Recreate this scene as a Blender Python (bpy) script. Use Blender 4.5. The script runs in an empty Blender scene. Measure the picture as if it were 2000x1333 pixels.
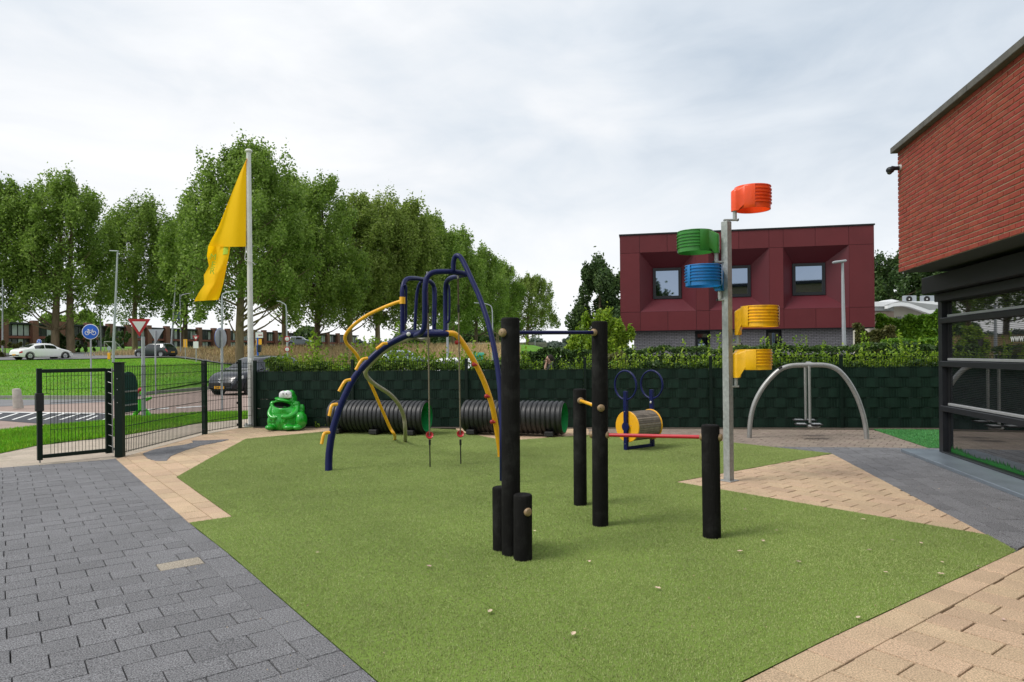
import bpy, math, random
import numpy as np
from mathutils import Vector, Matrix, geometry
random.seed(7)
R = math.radians
scene = bpy.context.scene
COL = scene.collection
# ------------------------------------------------------------------ camera, sky, sun, exposure
F = 1333.33; HZ = 692.5; ROLL = 0.010; EYE = 1.54
CS, SN = math.cos(ROLL), math.sin(ROLL)
cam_d = bpy.data.cameras.new('camera'); cam = bpy.data.objects.new('camera', cam_d); COL.objects.link(cam)
cam_d.lens = 24; cam_d.sensor_width = 36; cam_d.shift_y = (HZ-666.5)/2000.0
cam_d.clip_start = 0.05; cam_d.clip_end = 3000
cam.matrix_world = Matrix(((CS, SN, 0, 0), (0, 0, -1, 0), (-SN, CS, 0, EYE), (0, 0, 0, 1)))
scene.camera = cam
scene.view_settings.view_transform = 'Standard'; scene.view_settings.look = 'None'
scene.view_settings.exposure = 0.66; scene.view_settings.gamma = 1.0
try: scene.view_settings.use_curve_mapping = False
except Exception: pass
SUN_EL, SUN_AZ = R(52), R(250)        # azimuth clockwise from +Y: light comes from the left, a little behind the camera
sdir = Vector((math.sin(SUN_AZ)*math.cos(SUN_EL), math.cos(SUN_AZ)*math.cos(SUN_EL), math.sin(SUN_EL)))
sd = bpy.data.lights.new('sun', 'SUN'); sd.energy = 1.5; sd.angle = R(20); sd.color = (1.0, 0.96, 0.9)
so = bpy.data.objects.new('sun', sd); COL.objects.link(so)
so.rotation_euler = (-sdir).to_track_quat('-Z', 'Y').to_euler()
w = bpy.data.worlds.new('World'); scene.world = w; w.use_nodes = True
nt = w.node_tree; nt.nodes.clear()
def N(t, ty, **k):
    n = t.nodes.new(ty)
    for a, b in k.items(): setattr(n, a, b)
    return n
def LK(t, a, b): t.links.new(a, b)
sky = N(nt, 'ShaderNodeTexSky', sky_type='NISHITA', sun_disc=False); sky.sun_elevation = SUN_EL; sky.sun_rotation = SUN_AZ
geo = N(nt, 'ShaderNodeTexCoord')
mp = N(nt, 'ShaderNodeMapping'); mp.inputs['Scale'].default_value = (1.0, 1.0, 2.6); mp.inputs['Location'].default_value = (3.1, 0.7, 0.35)
LK(nt, geo.outputs['Generated'], mp.inputs['Vector'])
n1 = N(nt, 'ShaderNodeTexNoise'); n1.inputs['Scale'].default_value = 1.25; n1.inputs['Detail'].default_value = 7; n1.inputs['Roughness'].default_value = 0.5; n1.inputs['Distortion'].default_value = 0.35
n2 = N(nt, 'ShaderNodeTexNoise'); n2.inputs['Scale'].default_value = 4.2; n2.inputs['Detail'].default_value = 6; n2.inputs['Roughness'].default_value = 0.55; n2.inputs['Distortion'].default_value = 0.6
LK(nt, mp.outputs[0], n1.inputs['Vector']); LK(nt, mp.outputs[0], n2.inputs['Vector'])
ad = N(nt, 'ShaderNodeMath', operation='MULTIPLY_ADD'); LK(nt, n2.outputs[0], ad.inputs[0]); ad.inputs[1].default_value = 0.35
LK(nt, n1.outputs[0], ad.inputs[2])
cr = N(nt, 'ShaderNodeValToRGB'); LK(nt, ad.outputs[0], cr.inputs[0])
E = cr.color_ramp.elements
E[0].position = 0.40; E[0].color = (.31, .37, .44, 1)
E[1].position = 0.86; E[1].color = (.70, .70, .705, 1)
e = E.new(0.61); e.color = (.505, .54, .58, 1)
e = E.new(0.73); e.color = (.61, .62, .635, 1)
sx = N(nt, 'ShaderNodeSeparateXYZ'); LK(nt, geo.outputs['Generated'], sx.inputs[0])
hr = N(nt, 'ShaderNodeMapRange'); hr.inputs[1].default_value = -0.05; hr.inputs[2].default_value = 0.30; hr.inputs[3].default_value = 1.0; hr.inputs[4].default_value = 0.0
hr.interpolation_type = 'SMOOTHSTEP'
LK(nt, sx.outputs[2], hr.inputs[0])
hm = N(nt, 'ShaderNodeMath', operation='MULTIPLY'); LK(nt, hr.outputs[0], hm.inputs[0]); hm.inputs[1].default_value = 0.80
mh = N(nt, 'ShaderNodeMix', data_type='RGBA'); LK(nt, hm.outputs[0], mh.inputs[0]); LK(nt, cr.outputs[0], mh.inputs[6]); mh.inputs[7].default_value = (.70, .705, .71, 1)
ht = N(nt, 'ShaderNodeMapRange'); ht.inputs[1].default_value = .18; ht.inputs[2].default_value = .52; ht.inputs[3].default_value = 0.; ht.inputs[4].default_value = .20; LK(nt, sx.outputs[2], ht.inputs[0])
mh2 = N(nt, 'ShaderNodeMix', data_type='RGBA'); LK(nt, ht.outputs[0], mh2.inputs[0]); LK(nt, mh.outputs[2], mh2.inputs[6]); mh2.inputs[7].default_value = (.46, .515, .58, 1)
sc10 = N(nt, 'ShaderNodeVectorMath', operation='SCALE'); LK(nt, mh2.outputs[2], sc10.inputs[0]); sc10.inputs['Scale'].default_value = 10.0
mx = N(nt, 'ShaderNodeMix', data_type='RGBA'); mx.inputs[0].default_value = 0.97; LK(nt, sky.outputs[0], mx.inputs[6]); LK(nt, sc10.outputs[0], mx.inputs[7])
bg = N(nt, 'ShaderNodeBackground'); bg.inputs[1].default_value = 0.1; LK(nt, mx.outputs[2], bg.inputs[0])
wo = N(nt, 'ShaderNodeOutputWorld'); LK(nt, bg.outputs[0], wo.inputs[0])
# ------------------------------------------------------------------ pixel <-> place (photograph is 2000 x 1333)
def P(x, y, Y):
    u = (x-1000)/F; v = (HZ-y)/F
    return Vector(((u*CS+v*SN)*Y, Y, EYE+(-u*SN+v*CS)*Y))
def G(x, y, z=0.0):
    u = (x-1000)/F; v = (HZ-y)/F
    t = (z-EYE)/(-u*SN+v*CS)
    return Vector(((u*CS+v*SN)*t, t, z))
def smooth(a, b, t):
    t = min(1, max(0, (t-a)/(b-a))); return t*t*(3-2*t)
LY = [0, 26.5, 32, 45, 58, 63, 80, 130, 200, 700]; LZ = [0, 0, .28, 1.0, 1.44, 1.5, 2.2, 3.8, 4.3, 5]
RY = [0, 40, 50, 66, 72, 84, 92, 150, 700]; RZ = [0, 0, .2, .5, .7, 2.5, 2.9, 3.4, 5]
def T(X, Y):
    xb = -15.6-(max(Y, 36)-36)*.46; ww = .8+max(0, Y-36)*.12
    k = smooth(xb-ww, xb+ww, X)
    return float(np.interp(Y, LY, LZ))*(1-k)+float(np.interp(Y, RY, RZ))*k*(1-.62*smooth(.02, .10, X/max(Y, 1)))
# ------------------------------------------------------------------ objects
def tag(o, label=None, cat=None, group=None, kind=None):
    if label: o['label'] = label
    if cat: o['category'] = cat
    if group: o['group'] = group
    if kind: o['kind'] = kind
    return o
def origin(o):
    v = Vector((0, 0, 0))
    while o is not None: v = v+o.location; o = o.parent
    return v
def empty(name, loc, label, cat, group=None):
    o = bpy.data.objects.new(name, None); o.empty_display_size = .2; o.location = loc; COL.objects.link(o)
    return tag(o, label, cat, group)
class MB:
    def __init__(s): s.v = []; s.f = []; s.m = []
    def add(s, vs, fs, mi=0):
        o = len(s.v); s.v += [tuple(p) for p in vs]; s.f += [tuple(i+o for i in f) for f in fs]; s.m += [mi]*len(fs); return s
    def hexa(s, b, t, mi=0):
        return s.add(list(b)+list(t), [(3, 2, 1, 0), (4, 5, 6, 7), (0, 1, 5, 4), (1, 2, 6, 5), (2, 3, 7, 6), (3, 0, 4, 7)], mi)
    def box(s, c, d, ax=None, mi=0, bev=0):
        c = Vector(c); ax = ax or (Vector((1, 0, 0)), Vector((0, 1, 0)), Vector((0, 0, 1)))
        X, Yv, Z = [Vector(a).normalized()*(h/2) for a, h in zip(ax, d)]
        if bev:
            vs = []; lo = [max(0.001, h/2-bev)/(h/2) for h in d]
            def ring(kx, ky, z): return [c+X*a*kx+Yv*b*ky+Z*z for a, b in ((-1, -1), (1, -1), (1, 1), (-1, 1))]
            rs = [ring(lo[0], lo[1], -1), ring(1, 1, -lo[2]), ring(1, 1, lo[2]), ring(lo[0], lo[1], 1)]
            fs = [(3, 2, 1, 0), (12, 13, 14, 15)]
            for k in range(3):
                for i in range(4): j = (i+1) % 4; fs.append((k*4+i, k*4+j, k*4+4+j, k*4+4+i))
            return s.add([p for r in rs for p in r], fs, mi)
        b = [c-X-Yv-Z, c+X-Yv-Z, c+X+Yv-Z, c-X+Yv-Z]; t = [p+2*Z for p in b]
        return s.hexa(b, t, mi)
    def tube(s, pts, r, n=10, caps=True, closed=False, mi=0, dome=0):
        pts = [Vector(p) for p in pts]; m = len(pts)
        rr = [r]*m if not hasattr(r, '__len__') else list(r)
        tan = []
        for i in range(m):
            a = pts[(i-1) % m] if (closed or i > 0) else pts[i]; b = pts[(i+1) % m] if (closed or i < m-1) else pts[i]
            t = b-a; tan.append(t.normalized() if t.length > 1e-9 else Vector((0, 0, 1)))
        t0 = tan[0]; u = t0.cross(Vector((0, 0, 1)))
        if u.length < .05: u = t0.cross(Vector((1, 0, 0)))
        u.normalize(); us = [u]
        for i in range(1, m):
            u = us[-1]-tan[i]*us[-1].dot(tan[i]); u.normalize(); us.append(u)
        vs = []
        for i in range(m):
            a = us[i]; b = tan[i].cross(a)
            for k in range(n):
                th = 2*math.pi*k/n; vs.append(pts[i]+(a*math.cos(th)+b*math.sin(th))*rr[i])
        fs = []
        for i in range(m if closed else m-1):
            j = (i+1) % m
            for k in range(n): l = (k+1) % n; fs.append((i*n+k, i*n+l, j*n+l, j*n+k))
        if caps and not closed: fs += [tuple(range(n-1, -1, -1)), tuple(range((m-1)*n, m*n))]
        return s.add(vs, fs, mi)
    def cyl(s, a, b, r0, r1=None, n=16, mi=0, bev=0):
        a = Vector(a); b = Vector(b); r1 = r0 if r1 is None else r1
        if bev:
            d = (b-a).normalized()
            return s.tube([a, a+d*bev*.001, b-d*bev, b-d*bev*.3, b], [r0, r0, r1, r1-bev*.3, r1-bev], n, mi=mi)
        return s.tube([a, b], [r0, r1], n, mi=mi)
    def sph(s, c, r, nu=14, nv=9, M=None, mi=0):
        c = Vector(c); r = r if hasattr(r, '__len__') else (r, r, r); vs = []; fs = []
        for j in range(nv+1):
            ph = math.pi*j/nv
            for i in range(nu):
                th = 2*math.pi*i/nu
                p = Vector((r[0]*math.sin(ph)*math.cos(th), r[1]*math.sin(ph)*math.sin(th), r[2]*math.cos(ph)))
                vs.append(c+(M @ p if M else p))
        for j in range(nv):
            for i in range(nu): k = (i+1) % nu; fs.append((j*nu+i, (j+1)*nu+i, (j+1)*nu+k, j*nu+k))
        return s.add(vs, fs, mi)
    def lathe(s, prof, c, n=24, ax=None, mi=0, a0=0, a1=2*math.pi):
        c = Vector(c); ax = ax or (Vector((1, 0, 0)), Vector((0, 1, 0)), Vector((0, 0, 1))); full = abs(a1-a0-2*math.pi) < 1e-6
        cols = n if full else n+1; vs = []; fs = []; m = len(prof)
        for i in range(cols):
            th = a0+(a1-a0)*i/n
            for (r, z) in prof: vs.append(c+ax[0]*(r*math.cos(th))+ax[1]*(r*math.sin(th))+ax[2]*z)
        for i in range(n):
            j = (i+1) % cols
            for k in range(m-1): fs.append((i*m+k, j*m+k, j*m+k+1, i*m+k+1))
        return s.add(vs, fs, mi)
    def prism(s, pts, d, mi=0):
        """closed outline (3D, planar) extruded by vector d"""
        n = len(pts); pts = [Vector(p) for p in pts]; d = Vector(d); vs = pts+[p+d for p in pts]
        tri = geometry.tessellate_polygon([pts]) if n > 4 else ([(0, 1, 2)] if n == 3 else [(0, 1, 2), (0, 2, 3)])
        fs = [tuple(t) for t in tri]+[tuple(i+n for i in reversed(t)) for t in tri]
        fs += [(i, (i+1) % n, n+(i+1) % n, n+i) for i in range(n)]
        return s.add(vs, fs, mi)
    def grid(s, fn, nu, nv, mi=0):
        vs = [fn(i/nu, j/nv) for i in range(nu+1) for j in range(nv+1)]
        fs = [(i*(nv+1)+j, (i+1)*(nv+1)+j, (i+1)*(nv+1)+j+1, i*(nv+1)+j+1) for i in range(nu) for j in range(nv)]
        return s.add(vs, fs, mi)
    def build(s, name, mat, parent=None, label=None, cat=None, group=None, kind=None, smooth=40, loc=None, fix=False):
        me = bpy.data.meshes.new(name)
        o0 = (origin(parent) if parent is not None else Vector((0, 0, 0)))+(Vector(loc)-(origin(parent) if parent is not None else Vector((0, 0, 0))) if loc is not None else Vector((0, 0, 0)))
        me.from_pydata([(x-o0.x, y-o0.y, z-o0.z) for x, y, z in s.v], [], s.f)
        for m_ in (mat if isinstance(mat, (list, tuple)) else [mat]): me.materials.append(m_)
        if any(s.m): me.polygons.foreach_set('material_index', s.m)
        if fix:
            import bmesh
            bm = bmesh.new(); bm.from_mesh(me); bmesh.ops.recalc_face_normals(bm, faces=bm.faces); bm.to_mesh(me); bm.free()
        if smooth:
            me.polygons.foreach_set('use_smooth', [True]*len(s.f)); me.set_sharp_from_angle(angle=R(smooth))
        me.update()
        o = bpy.data.objects.new(name, me); COL.objects.link(o)
        if parent is not None: o.parent = parent
        if loc is not None: o.location = Vector(loc)-(origin(parent) if parent is not None else Vector((0, 0, 0)))
        return tag(o, label, cat, group, kind)
def crom(pts, k=8):
    p = [Vector(q) for q in pts]; p = [2*p[0]-p[1]]+p+[2*p[-1]-p[-2]]; out = []
    for i in range(1, len(p)-2):
        a, b, c, d = p[i-1:i+3]
        for j in range(k):
            t = j/k; out.append(.5*((2*b)+(c-a)*t+(2*a-5*b+4*c-d)*t*t+(3*b-a-3*c+d)*t**3))
    out.append(p[-2]); return out
# ------------------------------------------------------------------ materials
MATS = {}
def M(name, col, rough=.6, var=.12, scale=8., bump=0., bscale=None, metal=0., spec=.5, isl=0., obr=0., dirt=0., dcol=(.05, .045, .035), dscale=3., stretch=(1, 1, 1), coat=0., hue=0.):
    m = bpy.data.materials.new(name); m.use_nodes = True; t = m.node_tree; MATS[name] = m
    b = t.nodes['Principled BSDF']; b.inputs['Roughness'].default_value = rough; b.inputs['Metallic'].default_value = metal
    b.inputs['Specular IOR Level'].default_value = spec
    if coat: b.inputs['Coat Weight'].default_value = coat; b.inputs['Coat Roughness'].default_value = .08
    tc = N(t, 'ShaderNodeTexCoord'); g = N(t, 'ShaderNodeNewGeometry')
    mpp = N(t, 'ShaderNodeMapping'); mpp.inputs['Scale'].default_value = stretch; LK(t, g.outputs['Position'], mpp.inputs[0])
    no = N(t, 'ShaderNodeTexNoise'); no.inputs['Scale'].default_value = scale; no.inputs['Detail'].default_value = 6; no.inputs['Roughness'].default_value = .62
    LK(t, mpp.outputs[0], no.inputs['Vector'])
    mr = N(t, 'ShaderNodeMapRange'); LK(t, no.outputs[0], mr.inputs[0]); mr.inputs[1].default_value = .25; mr.inputs[2].default_value = .75
    mr.inputs[3].default_value = 1-var; mr.inputs[4].default_value = 1+var
    val = mr.outputs[0]
    if isl or obr:
        oi = N(t, 'ShaderNodeObjectInfo'); a = N(t, 'ShaderNodeMath', operation='ADD'); LK(t, g.outputs['Random Per Island'], a.inputs[0]); LK(t, oi.outputs['Random'], a.inputs[1])
        fr = N(t, 'ShaderNodeMath', operation='FRACT'); LK(t, a.outputs[0], fr.inputs[0])
        m2 = N(t, 'ShaderNodeMapRange'); LK(t, fr.outputs[0], m2.inputs[0]); m2.inputs[3].default_value = 1-(isl or obr); m2.inputs[4].default_value = 1+(isl or obr)
        mm = N(t, 'ShaderNodeMath', operation='MULTIPLY'); LK(t, val, mm.inputs[0]); LK(t, m2.outputs[0], mm.inputs[1]); val = mm.outputs[0]
    hs = N(t, 'ShaderNodeHueSaturation'); hs.inputs['Color'].default_value = (*col, 1); LK(t, val, hs.inputs['Value'])
    if hue and (isl or obr):
        m3 = N(t, 'ShaderNodeMapRange'); 
        f2 = N(t, 'ShaderNodeMath', operation='MULTIPLY'); LK(t, fr.outputs[0], f2.inputs[0]); f2.inputs[1].default_value = 7.3
        f3 = N(t, 'ShaderNodeMath', operation='FRACT'); LK(t, f2.outputs[0], f3.inputs[0]); LK(t, f3.outputs[0], m3.inputs[0])
        m3.inputs[3].default_value = .5-hue; m3.inputs[4].default_value = .5+hue; LK(t, m3.outputs[0], hs.inputs['Hue'])
    c = hs.outputs[0]
    if dirt:
        dn = N(t, 'ShaderNodeTexNoise'); dn.inputs['Scale'].default_value = dscale; dn.inputs['Detail'].default_value = 8; dn.inputs['Roughness'].default_value = .7; LK(t, g.outputs['Position'], dn.inputs['Vector'])
        dr = N(t, 'ShaderNodeMapRange'); LK(t, dn.outputs[0], dr.inputs[0]); dr.inputs[1].default_value = .5; dr.inputs[2].default_value = .78; dr.inputs[3].default_value = 0; dr.inputs[4].default_value = dirt
        mi = N(t, 'ShaderNodeMix', data_type='RGBA'); LK(t, dr.outputs[0], mi.inputs[0]); LK(t, c, mi.inputs[6]); mi.inputs[7].default_value = (*dcol, 1); c = mi.outputs[2]
    LK(t, c, b.inputs['Base Color'])
    if bump:
        bn = N(t, 'ShaderNodeTexNoise'); bn.inputs['Scale'].default_value = bscale or scale*6; bn.inputs['Detail'].default_value = 4; LK(t, mpp.outputs[0], bn.inputs['Vector'])
        bu = N(t, 'ShaderNodeBump'); bu.inputs['Strength'].default_value = bump; bu.inputs['Distance'].default_value = .01; LK(t, bn.outputs[0], bu.inputs['Height']); LK(t, bu.outputs[0], b.inputs['Normal'])
        rr = N(t, 'ShaderNodeMapRange'); LK(t, no.outputs[0], rr.inputs[0]); rr.inputs[3].default_value = max(0, rough-.12); rr.inputs[4].default_value = min(1, rough+.12); LK(t, rr.outputs[0], b.inputs['Roughness'])
    return m
def leafmat(name, c0, c1, c2=None, trans=.35, scale=.5, rough=.45):
    m = bpy.data.materials.new(name); m.use_nodes = True; t = m.node_tree; MATS[name] = m
    b = t.nodes['Principled BSDF']; out = t.nodes['Material Output']; b.inputs['Roughness'].default_value = rough; b.inputs['Specular IOR Level'].default_value = .35
    g = N(t, 'ShaderNodeNewGeometry'); no = N(t, 'ShaderNodeTexNoise'); no.inputs['Scale'].default_value = scale; no.inputs['Detail'].default_value = 3; LK(t, g.outputs['Position'], no.inputs['Vector'])
    a = N(t, 'ShaderNodeMath', operation='MULTIPLY_ADD'); LK(t, g.outputs['Random Per Island'], a.inputs[0]); a.inputs[1].default_value = .65
    s2 = N(t, 'ShaderNodeMath', operation='SUBTRACT'); LK(t, no.outputs[0], s2.inputs[0]); s2.inputs[1].default_value = .32; LK(t, s2.outputs[0], a.inputs[2])
    r = N(t, 'ShaderNodeValToRGB'); LK(t, a.outputs[0], r.inputs[0]); r.color_ramp.elements[0].color = (*c0, 1); r.color_ramp.elements[1].color = (*(c2 or c1), 1)
    r.color_ramp.elements[0].position = .05; r.color_ramp.elements[1].position = .95
    if c2: e = r.color_ramp.elements.new(.6); e.color = (*c1, 1)
    LK(t, r.outputs[0], b.inputs['Base Color'])
    tr = N(t, 'ShaderNodeBsdfTranslucent'); LK(t, r.outputs[0], tr.inputs[0]); mxs = N(t, 'ShaderNodeMixShader'); mxs.inputs[0].default_value = trans
    LK(t, b.outputs[0], mxs.inputs[1]); LK(t, tr.outputs[0], mxs.inputs[2]); LK(t, mxs.outputs[0], out.inputs[0])
    return m
def glassmat(name, col=(.01, .012, .014), rough=.03, spec=.8):
    m = M(name, col, rough, 0.05, 2., spec=spec); m.node_tree.nodes['Principled BSDF'].inputs['IOR'].default_value = 1.6; return m
m_ground = M('grass_ground', (.10, .24, .016), .9, .35, .9, .4, 60, dirt=.65, dcol=(.24, .23, .09), dscale=.22, spec=.2)
m_dry = M('dry_grass', (.33, .25, .125), .95, .3, .6, .5, 20, spec=.1)
m_joint = M('joint_sand', (.022, .020, .017), .95, .3, 30, spec=.1, dirt=.9, dcol=(.12, .11, .075), dscale=1.6)
m_jointb = M('joint_sand_beige', (.026, .021, .016), .95, .3, 30, spec=.1, dirt=.7, dcol=(.10, .085, .05), dscale=2)
def paver(name, col, obr, hue, speck):
    m = M(name, col, .78, .10, 3.0, .55, 420, obr=obr, hue=hue, spec=.3, dirt=.28, dcol=(col[0]*.55, col[1]*.55, col[2]*.52), dscale=1.3)
    t = m.node_tree; b = t.nodes['Principled BSDF']; src = b.inputs['Base Color'].links[0].from_socket
    g = N(t, 'ShaderNodeNewGeometry'); v = N(t, 'ShaderNodeTexNoise'); v.inputs['Scale'].default_value = 130; v.inputs['Detail'].default_value = 2; LK(t, g.outputs['Position'], v.inputs['Vector'])
    mr = N(t, 'ShaderNodeMapRange'); LK(t, v.outputs[0], mr.inputs[0]); mr.inputs[1].default_value = .3; mr.inputs[2].default_value = .7; mr.inputs[3].default_value = 1-speck; mr.inputs[4].default_value = 1+speck
    hs = N(t, 'ShaderNodeHueSaturation'); LK(t, src, hs.inputs['Color']); LK(t, mr.outputs[0], hs.inputs['Value']); LK(t, hs.outputs[0], b.inputs['Base Color'])
    return m
m_pdark = paver('anthracite_paver', (.172, .171, .178), .10, .003, .85)
m_pbeige = paver('beige_paver', (.535, .388, .255), .09, .006, .42)
m_ppale = paver('pale_paver', (.46, .39, .31), .08, .006, .2)
m_pback = paver('weathered_paver', (.26, .21, .17), .10, .008, .4)
m_asph = M('asphalt', (.20, .20, .205), .9, .12, 1.2, .3, 120, spec=.2)
m_hatch = M('dark_asphalt', (.075, .078, .085), .9, .15, 2, .3, 120, spec=.2)
m_brickroad = M('clinker_road', (.33, .25, .215), .88, .14, 1.5, .3, 90, spec=.2)
m_white = M('road_paint', (.75, .75, .73), .7, .08, 6)
m_kerb = M('kerb_concrete', (.26, .25, .23), .85, .2, 5, .3, 90)
m_turfbase = M('turf_backing', (.165, .245, .048), .95, .22, 1.1, .6, 260, spec=.15)
m_turf2base = M('bright_turf_backing', (.028, .15, .028), .95, .2, 2, .6, 260, spec=.15)
m_blue = M('blue_paint', (.0022, .006, .066), .38, .12, 5, .05, 60, dirt=.15, dcol=(.02, .03, .08), dscale=9, spec=.28)
m_yellow = M('yellow_paint', (.86, .42, .010), .38, .08, 5, .05, 60, dirt=.25, dcol=(.4, .2, .03), dscale=8, coat=.2)
m_red = M('red_plastic', (.42, .018, .022), .35, .08, 6)
m_redbar = M('red_paint', (.50, .018, .03), .35, .1, 7, .05, 60, dirt=.2, dcol=(.25, .03, .03), dscale=12)
m_steel = M('steel_grey', (.36, .36, .35), .42, .12, 7, .05, 80, metal=.55, dirt=.25, dcol=(.2, .19, .17), dscale=6)
m_galv = M('galvanised', (.36, .375, .37), .55, .28, 26, .1, 90, metal=.35, dirt=.3, dcol=(.2, .22, .2), dscale=5)
m_olive = M('beige_metal', (.31, .285, .20), .45, .1, 7, metal=.3)
m_rope = M('rope', (.20, .165, .12), .85, .25, 40, .4, 200)
m_ropedk = M('brown_cable', (.075, .045, .03), .7, .2, 40)
m_black = M('black_rubber', (.012, .012, .012), .7, .15, 20)
m_post = M('charcoal_post', (.0085, .008, .0078), .85, .28, 24, .5, 140, spec=.12, stretch=(1, 1, .12), dirt=.5, dcol=(.05, .05, .048), dscale=5)
m_cap = M('tan_cap', (.27, .18, .095), .5, .12, 10, dirt=.3, dcol=(.15, .10, .06), dscale=25)
m_tunnel = M('black_corrugated', (.014, .0145, .016), .45, .2, 9, .12, 60, dirt=.3, dcol=(.04, .04, .04), dscale=7)
m_tgreen = M('green_liner', (.012, .30, .075), .45, .08, 4)
m_frog = M('frog_green', (.010, .33, .016), .3, .07, 4, dirt=.12, dcol=(.02, .16, .02), dscale=6, coat=.3)
m_frogw = M('eye_white', (.68, .69, .70), .4, .04, 6)
m_mouth = M('mouth_dark', (.006, .010, .007), .8, .1, 6)
m_fence = M('fence_green', (.0034, .0125, .008), .5, .15, 6, spec=.25)
m_strip = M('screen_strip', (.0078, .0240, .0155), .6, .25, 5, .1, 40, obr=.12, spec=.2)
m_stripedge = M('strip_edge', (.04, .055, .05), .7, .3, 14)
m_board = M('teal_board', (.006, .060, .050), .5, .08, 5)
m_ringw = M('weathered_wood', (.22, .185, .15), .9, .35, 16, .7, 70, isl=.35, obr=.35, dirt=.5, dcol=(.07, .055, .045), dscale=18)
m_korf = {}
for n_, c_ in (('red', (.86, .075, .008)), ('green', (.035, .215, .030)), ('blue', (.008, .165, .46)), ('yellow', (.93, .47, .006)), ('yellow2', (.96, .52, .008))):
    m_korf[n_] = M('basket_'+n_, c_, .34, .10, 9, .04, 50, dirt=.6 if n_ == 'yellow' else (.18 if n_ in ('green', 'blue') else .08), dcol=(.06, .045, .01) if n_ == 'yellow' else (c_[0]*.35, c_[1]*.35, c_[2]*.35), dscale=8 if n_ == 'yellow' else 5)
m_flag = leafmat('flag_yellow', (1., .59, .003), (1., .62, .003), None, .5, .5, .8)
m_fgreen = M('flag_print', (.35, .48, .02), .8, .1, 8)
m_pole = M('white_pole', (.62, .62, .60), .5, .10, 4, dirt=.35, dcol=(.32, .31, .28), dscale=5)
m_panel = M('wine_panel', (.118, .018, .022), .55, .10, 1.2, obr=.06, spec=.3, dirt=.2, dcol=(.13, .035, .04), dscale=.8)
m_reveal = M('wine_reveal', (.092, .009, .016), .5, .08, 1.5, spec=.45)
m_trim = M('dark_trim', (.011, .0115, .013), .5, .1, 6, spec=.3)
m_frame = M('window_frame', (.015, .0165, .02), .45, .12, 7, spec=.35)
m_silver = M('silver_rail', (.50, .51, .52), .4, .08, 8, metal=.5)
m_glass = glassmat('dark_glass')
m_pane = glassmat('tinted_pane', (.012, .014, .016), .02, 1.0); m_pane.node_tree.nodes['Principled BSDF'].inputs['Coat Weight'].default_value = 1.; m_pane.node_tree.nodes['Principled BSDF'].inputs['Coat IOR'].default_value = 1.9; m_pane.node_tree.nodes['Principled BSDF'].inputs['Coat Roughness'].default_value = .01
m_glassb = M('sky_glass', (.27, .33, .42), .02, .03, 2, metal=1.)
m_brick = M('red_brick', (.272, .052, .034), .85, .22, 12, .5, 90, isl=.11, obr=.11, hue=.004, dirt=.30, dcol=(.30, .10, .08), dscale=2.5, spec=.25)
m_mortar = M('mortar', (.36, .285, .19), .95, .2, 20, .5, 90)
m_coping = M('concrete_coping', (.115, .108, .098), .9, .3, 7, .6, 70, dirt=.5, dcol=(.035, .033, .03), dscale=5)
m_soffit = M('soffit', (.06, .064, .06), .8, .15, 4)
m_plate = M('threshold_plate', (.22, .26, .30), .35, .15, 3, .08, 30, metal=.4)
m_lamp = M('lamp_grey', (.36, .38, .40), .5, .1, 4, metal=.3)
m_signblue = M('sign_blue', (.004, .10, .52), .4, .03, 4)
m_signred = M('sign_red', (.42, .012, .018), .4, .04, 4)
m_signwhite = M('sign_white', (.72, .73, .72), .4, .03, 4)
m_signback = M('sign_back', (.33, .36, .39), .45, .06, 5, metal=.3)
m_signyel = M('sign_yellow', (.80, .38, .01), .5, .05, 4)
m_concrete = M('concrete', (.40, .37, .33), .9, .2, 6, .4, 60, dirt=.5, dcol=(.18, .16, .13), dscale=7)
m_bark = M('bark', (.215, .165, .105), .95, .35, 3.5, .8, 24, stretch=(1, 1, .25), spec=.1)
m_barkd = M('dark_bark', (.11, .086, .06), .95, .35, 3.5, .8, 24, stretch=(1, 1, .25), spec=.1)
m_neon = M('signal_green', (.10, .62, .012), .5, .06, 4)
m_tyre = M('tyre', (.012, .012, .012), .8, .1, 20)
m_rim = M('alloy_rim', (.45, .46, .47), .3, .1, 10, metal=.7)
m_plateyel = M('plate_yellow', (.72, .36, .01), .4, .03, 10)
m_ink = M('ink', (.01, .01, .01), .6, .02, 10)
m_lightred = M('tail_lamp', (.50, .015, .015), .2, .05, 10, coat=.5)
m_lightclr = M('head_lamp', (.55, .56, .54), .12, .05, 10, coat=.8)
m_leaf = leafmat('poplar_leaf', (.09, .165, .020), (.215, .335, .050), (.35, .475, .12), .55, .25)
m_leafb = leafmat('poplar_leaf_pale', (.105, .165, .025), (.245, .335, .060), (.39, .475, .135), .55, .25)
m_leafd = leafmat('dark_leaf', (.032, .068, .022), (.08, .14, .04), (.14, .21, .06), .4, .4)
m_leafy = leafmat('bright_leaf', (.09, .185, .010), (.235, .37, .024), (.40, .50, .055), .42, 1.2)
m_leafh = leafmat('hedge_leaf', (.042, .098, .013), (.12, .215, .028), (.255, .36, .06), .36, 1.0)
m_leafc = leafmat('conifer_leaf', (.05, .13, .010), (.13, .28, .018), (.23, .40, .03), .35, .8)
m_leafbr = leafmat('brown_leaf', (.05, .06, .015), (.11, .12, .03), (.17, .15, .05), .3, 1.0)
m_leafk = leafmat('clipped_leaf', (.018, .045, .010), (.055, .11, .020), (.15, .23, .05), .3, 1.0)
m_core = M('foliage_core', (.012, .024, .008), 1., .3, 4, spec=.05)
m_blade = leafmat('grass_blade', (.055, .16, .006), (.11, .27, .010), (.19, .36, .02), .35, .8, .6)
m_dryb = leafmat('dry_blade', (.17, .115, .05), (.34, .235, .10), (.48, .36, .18), .3, .3, .8)
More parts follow.
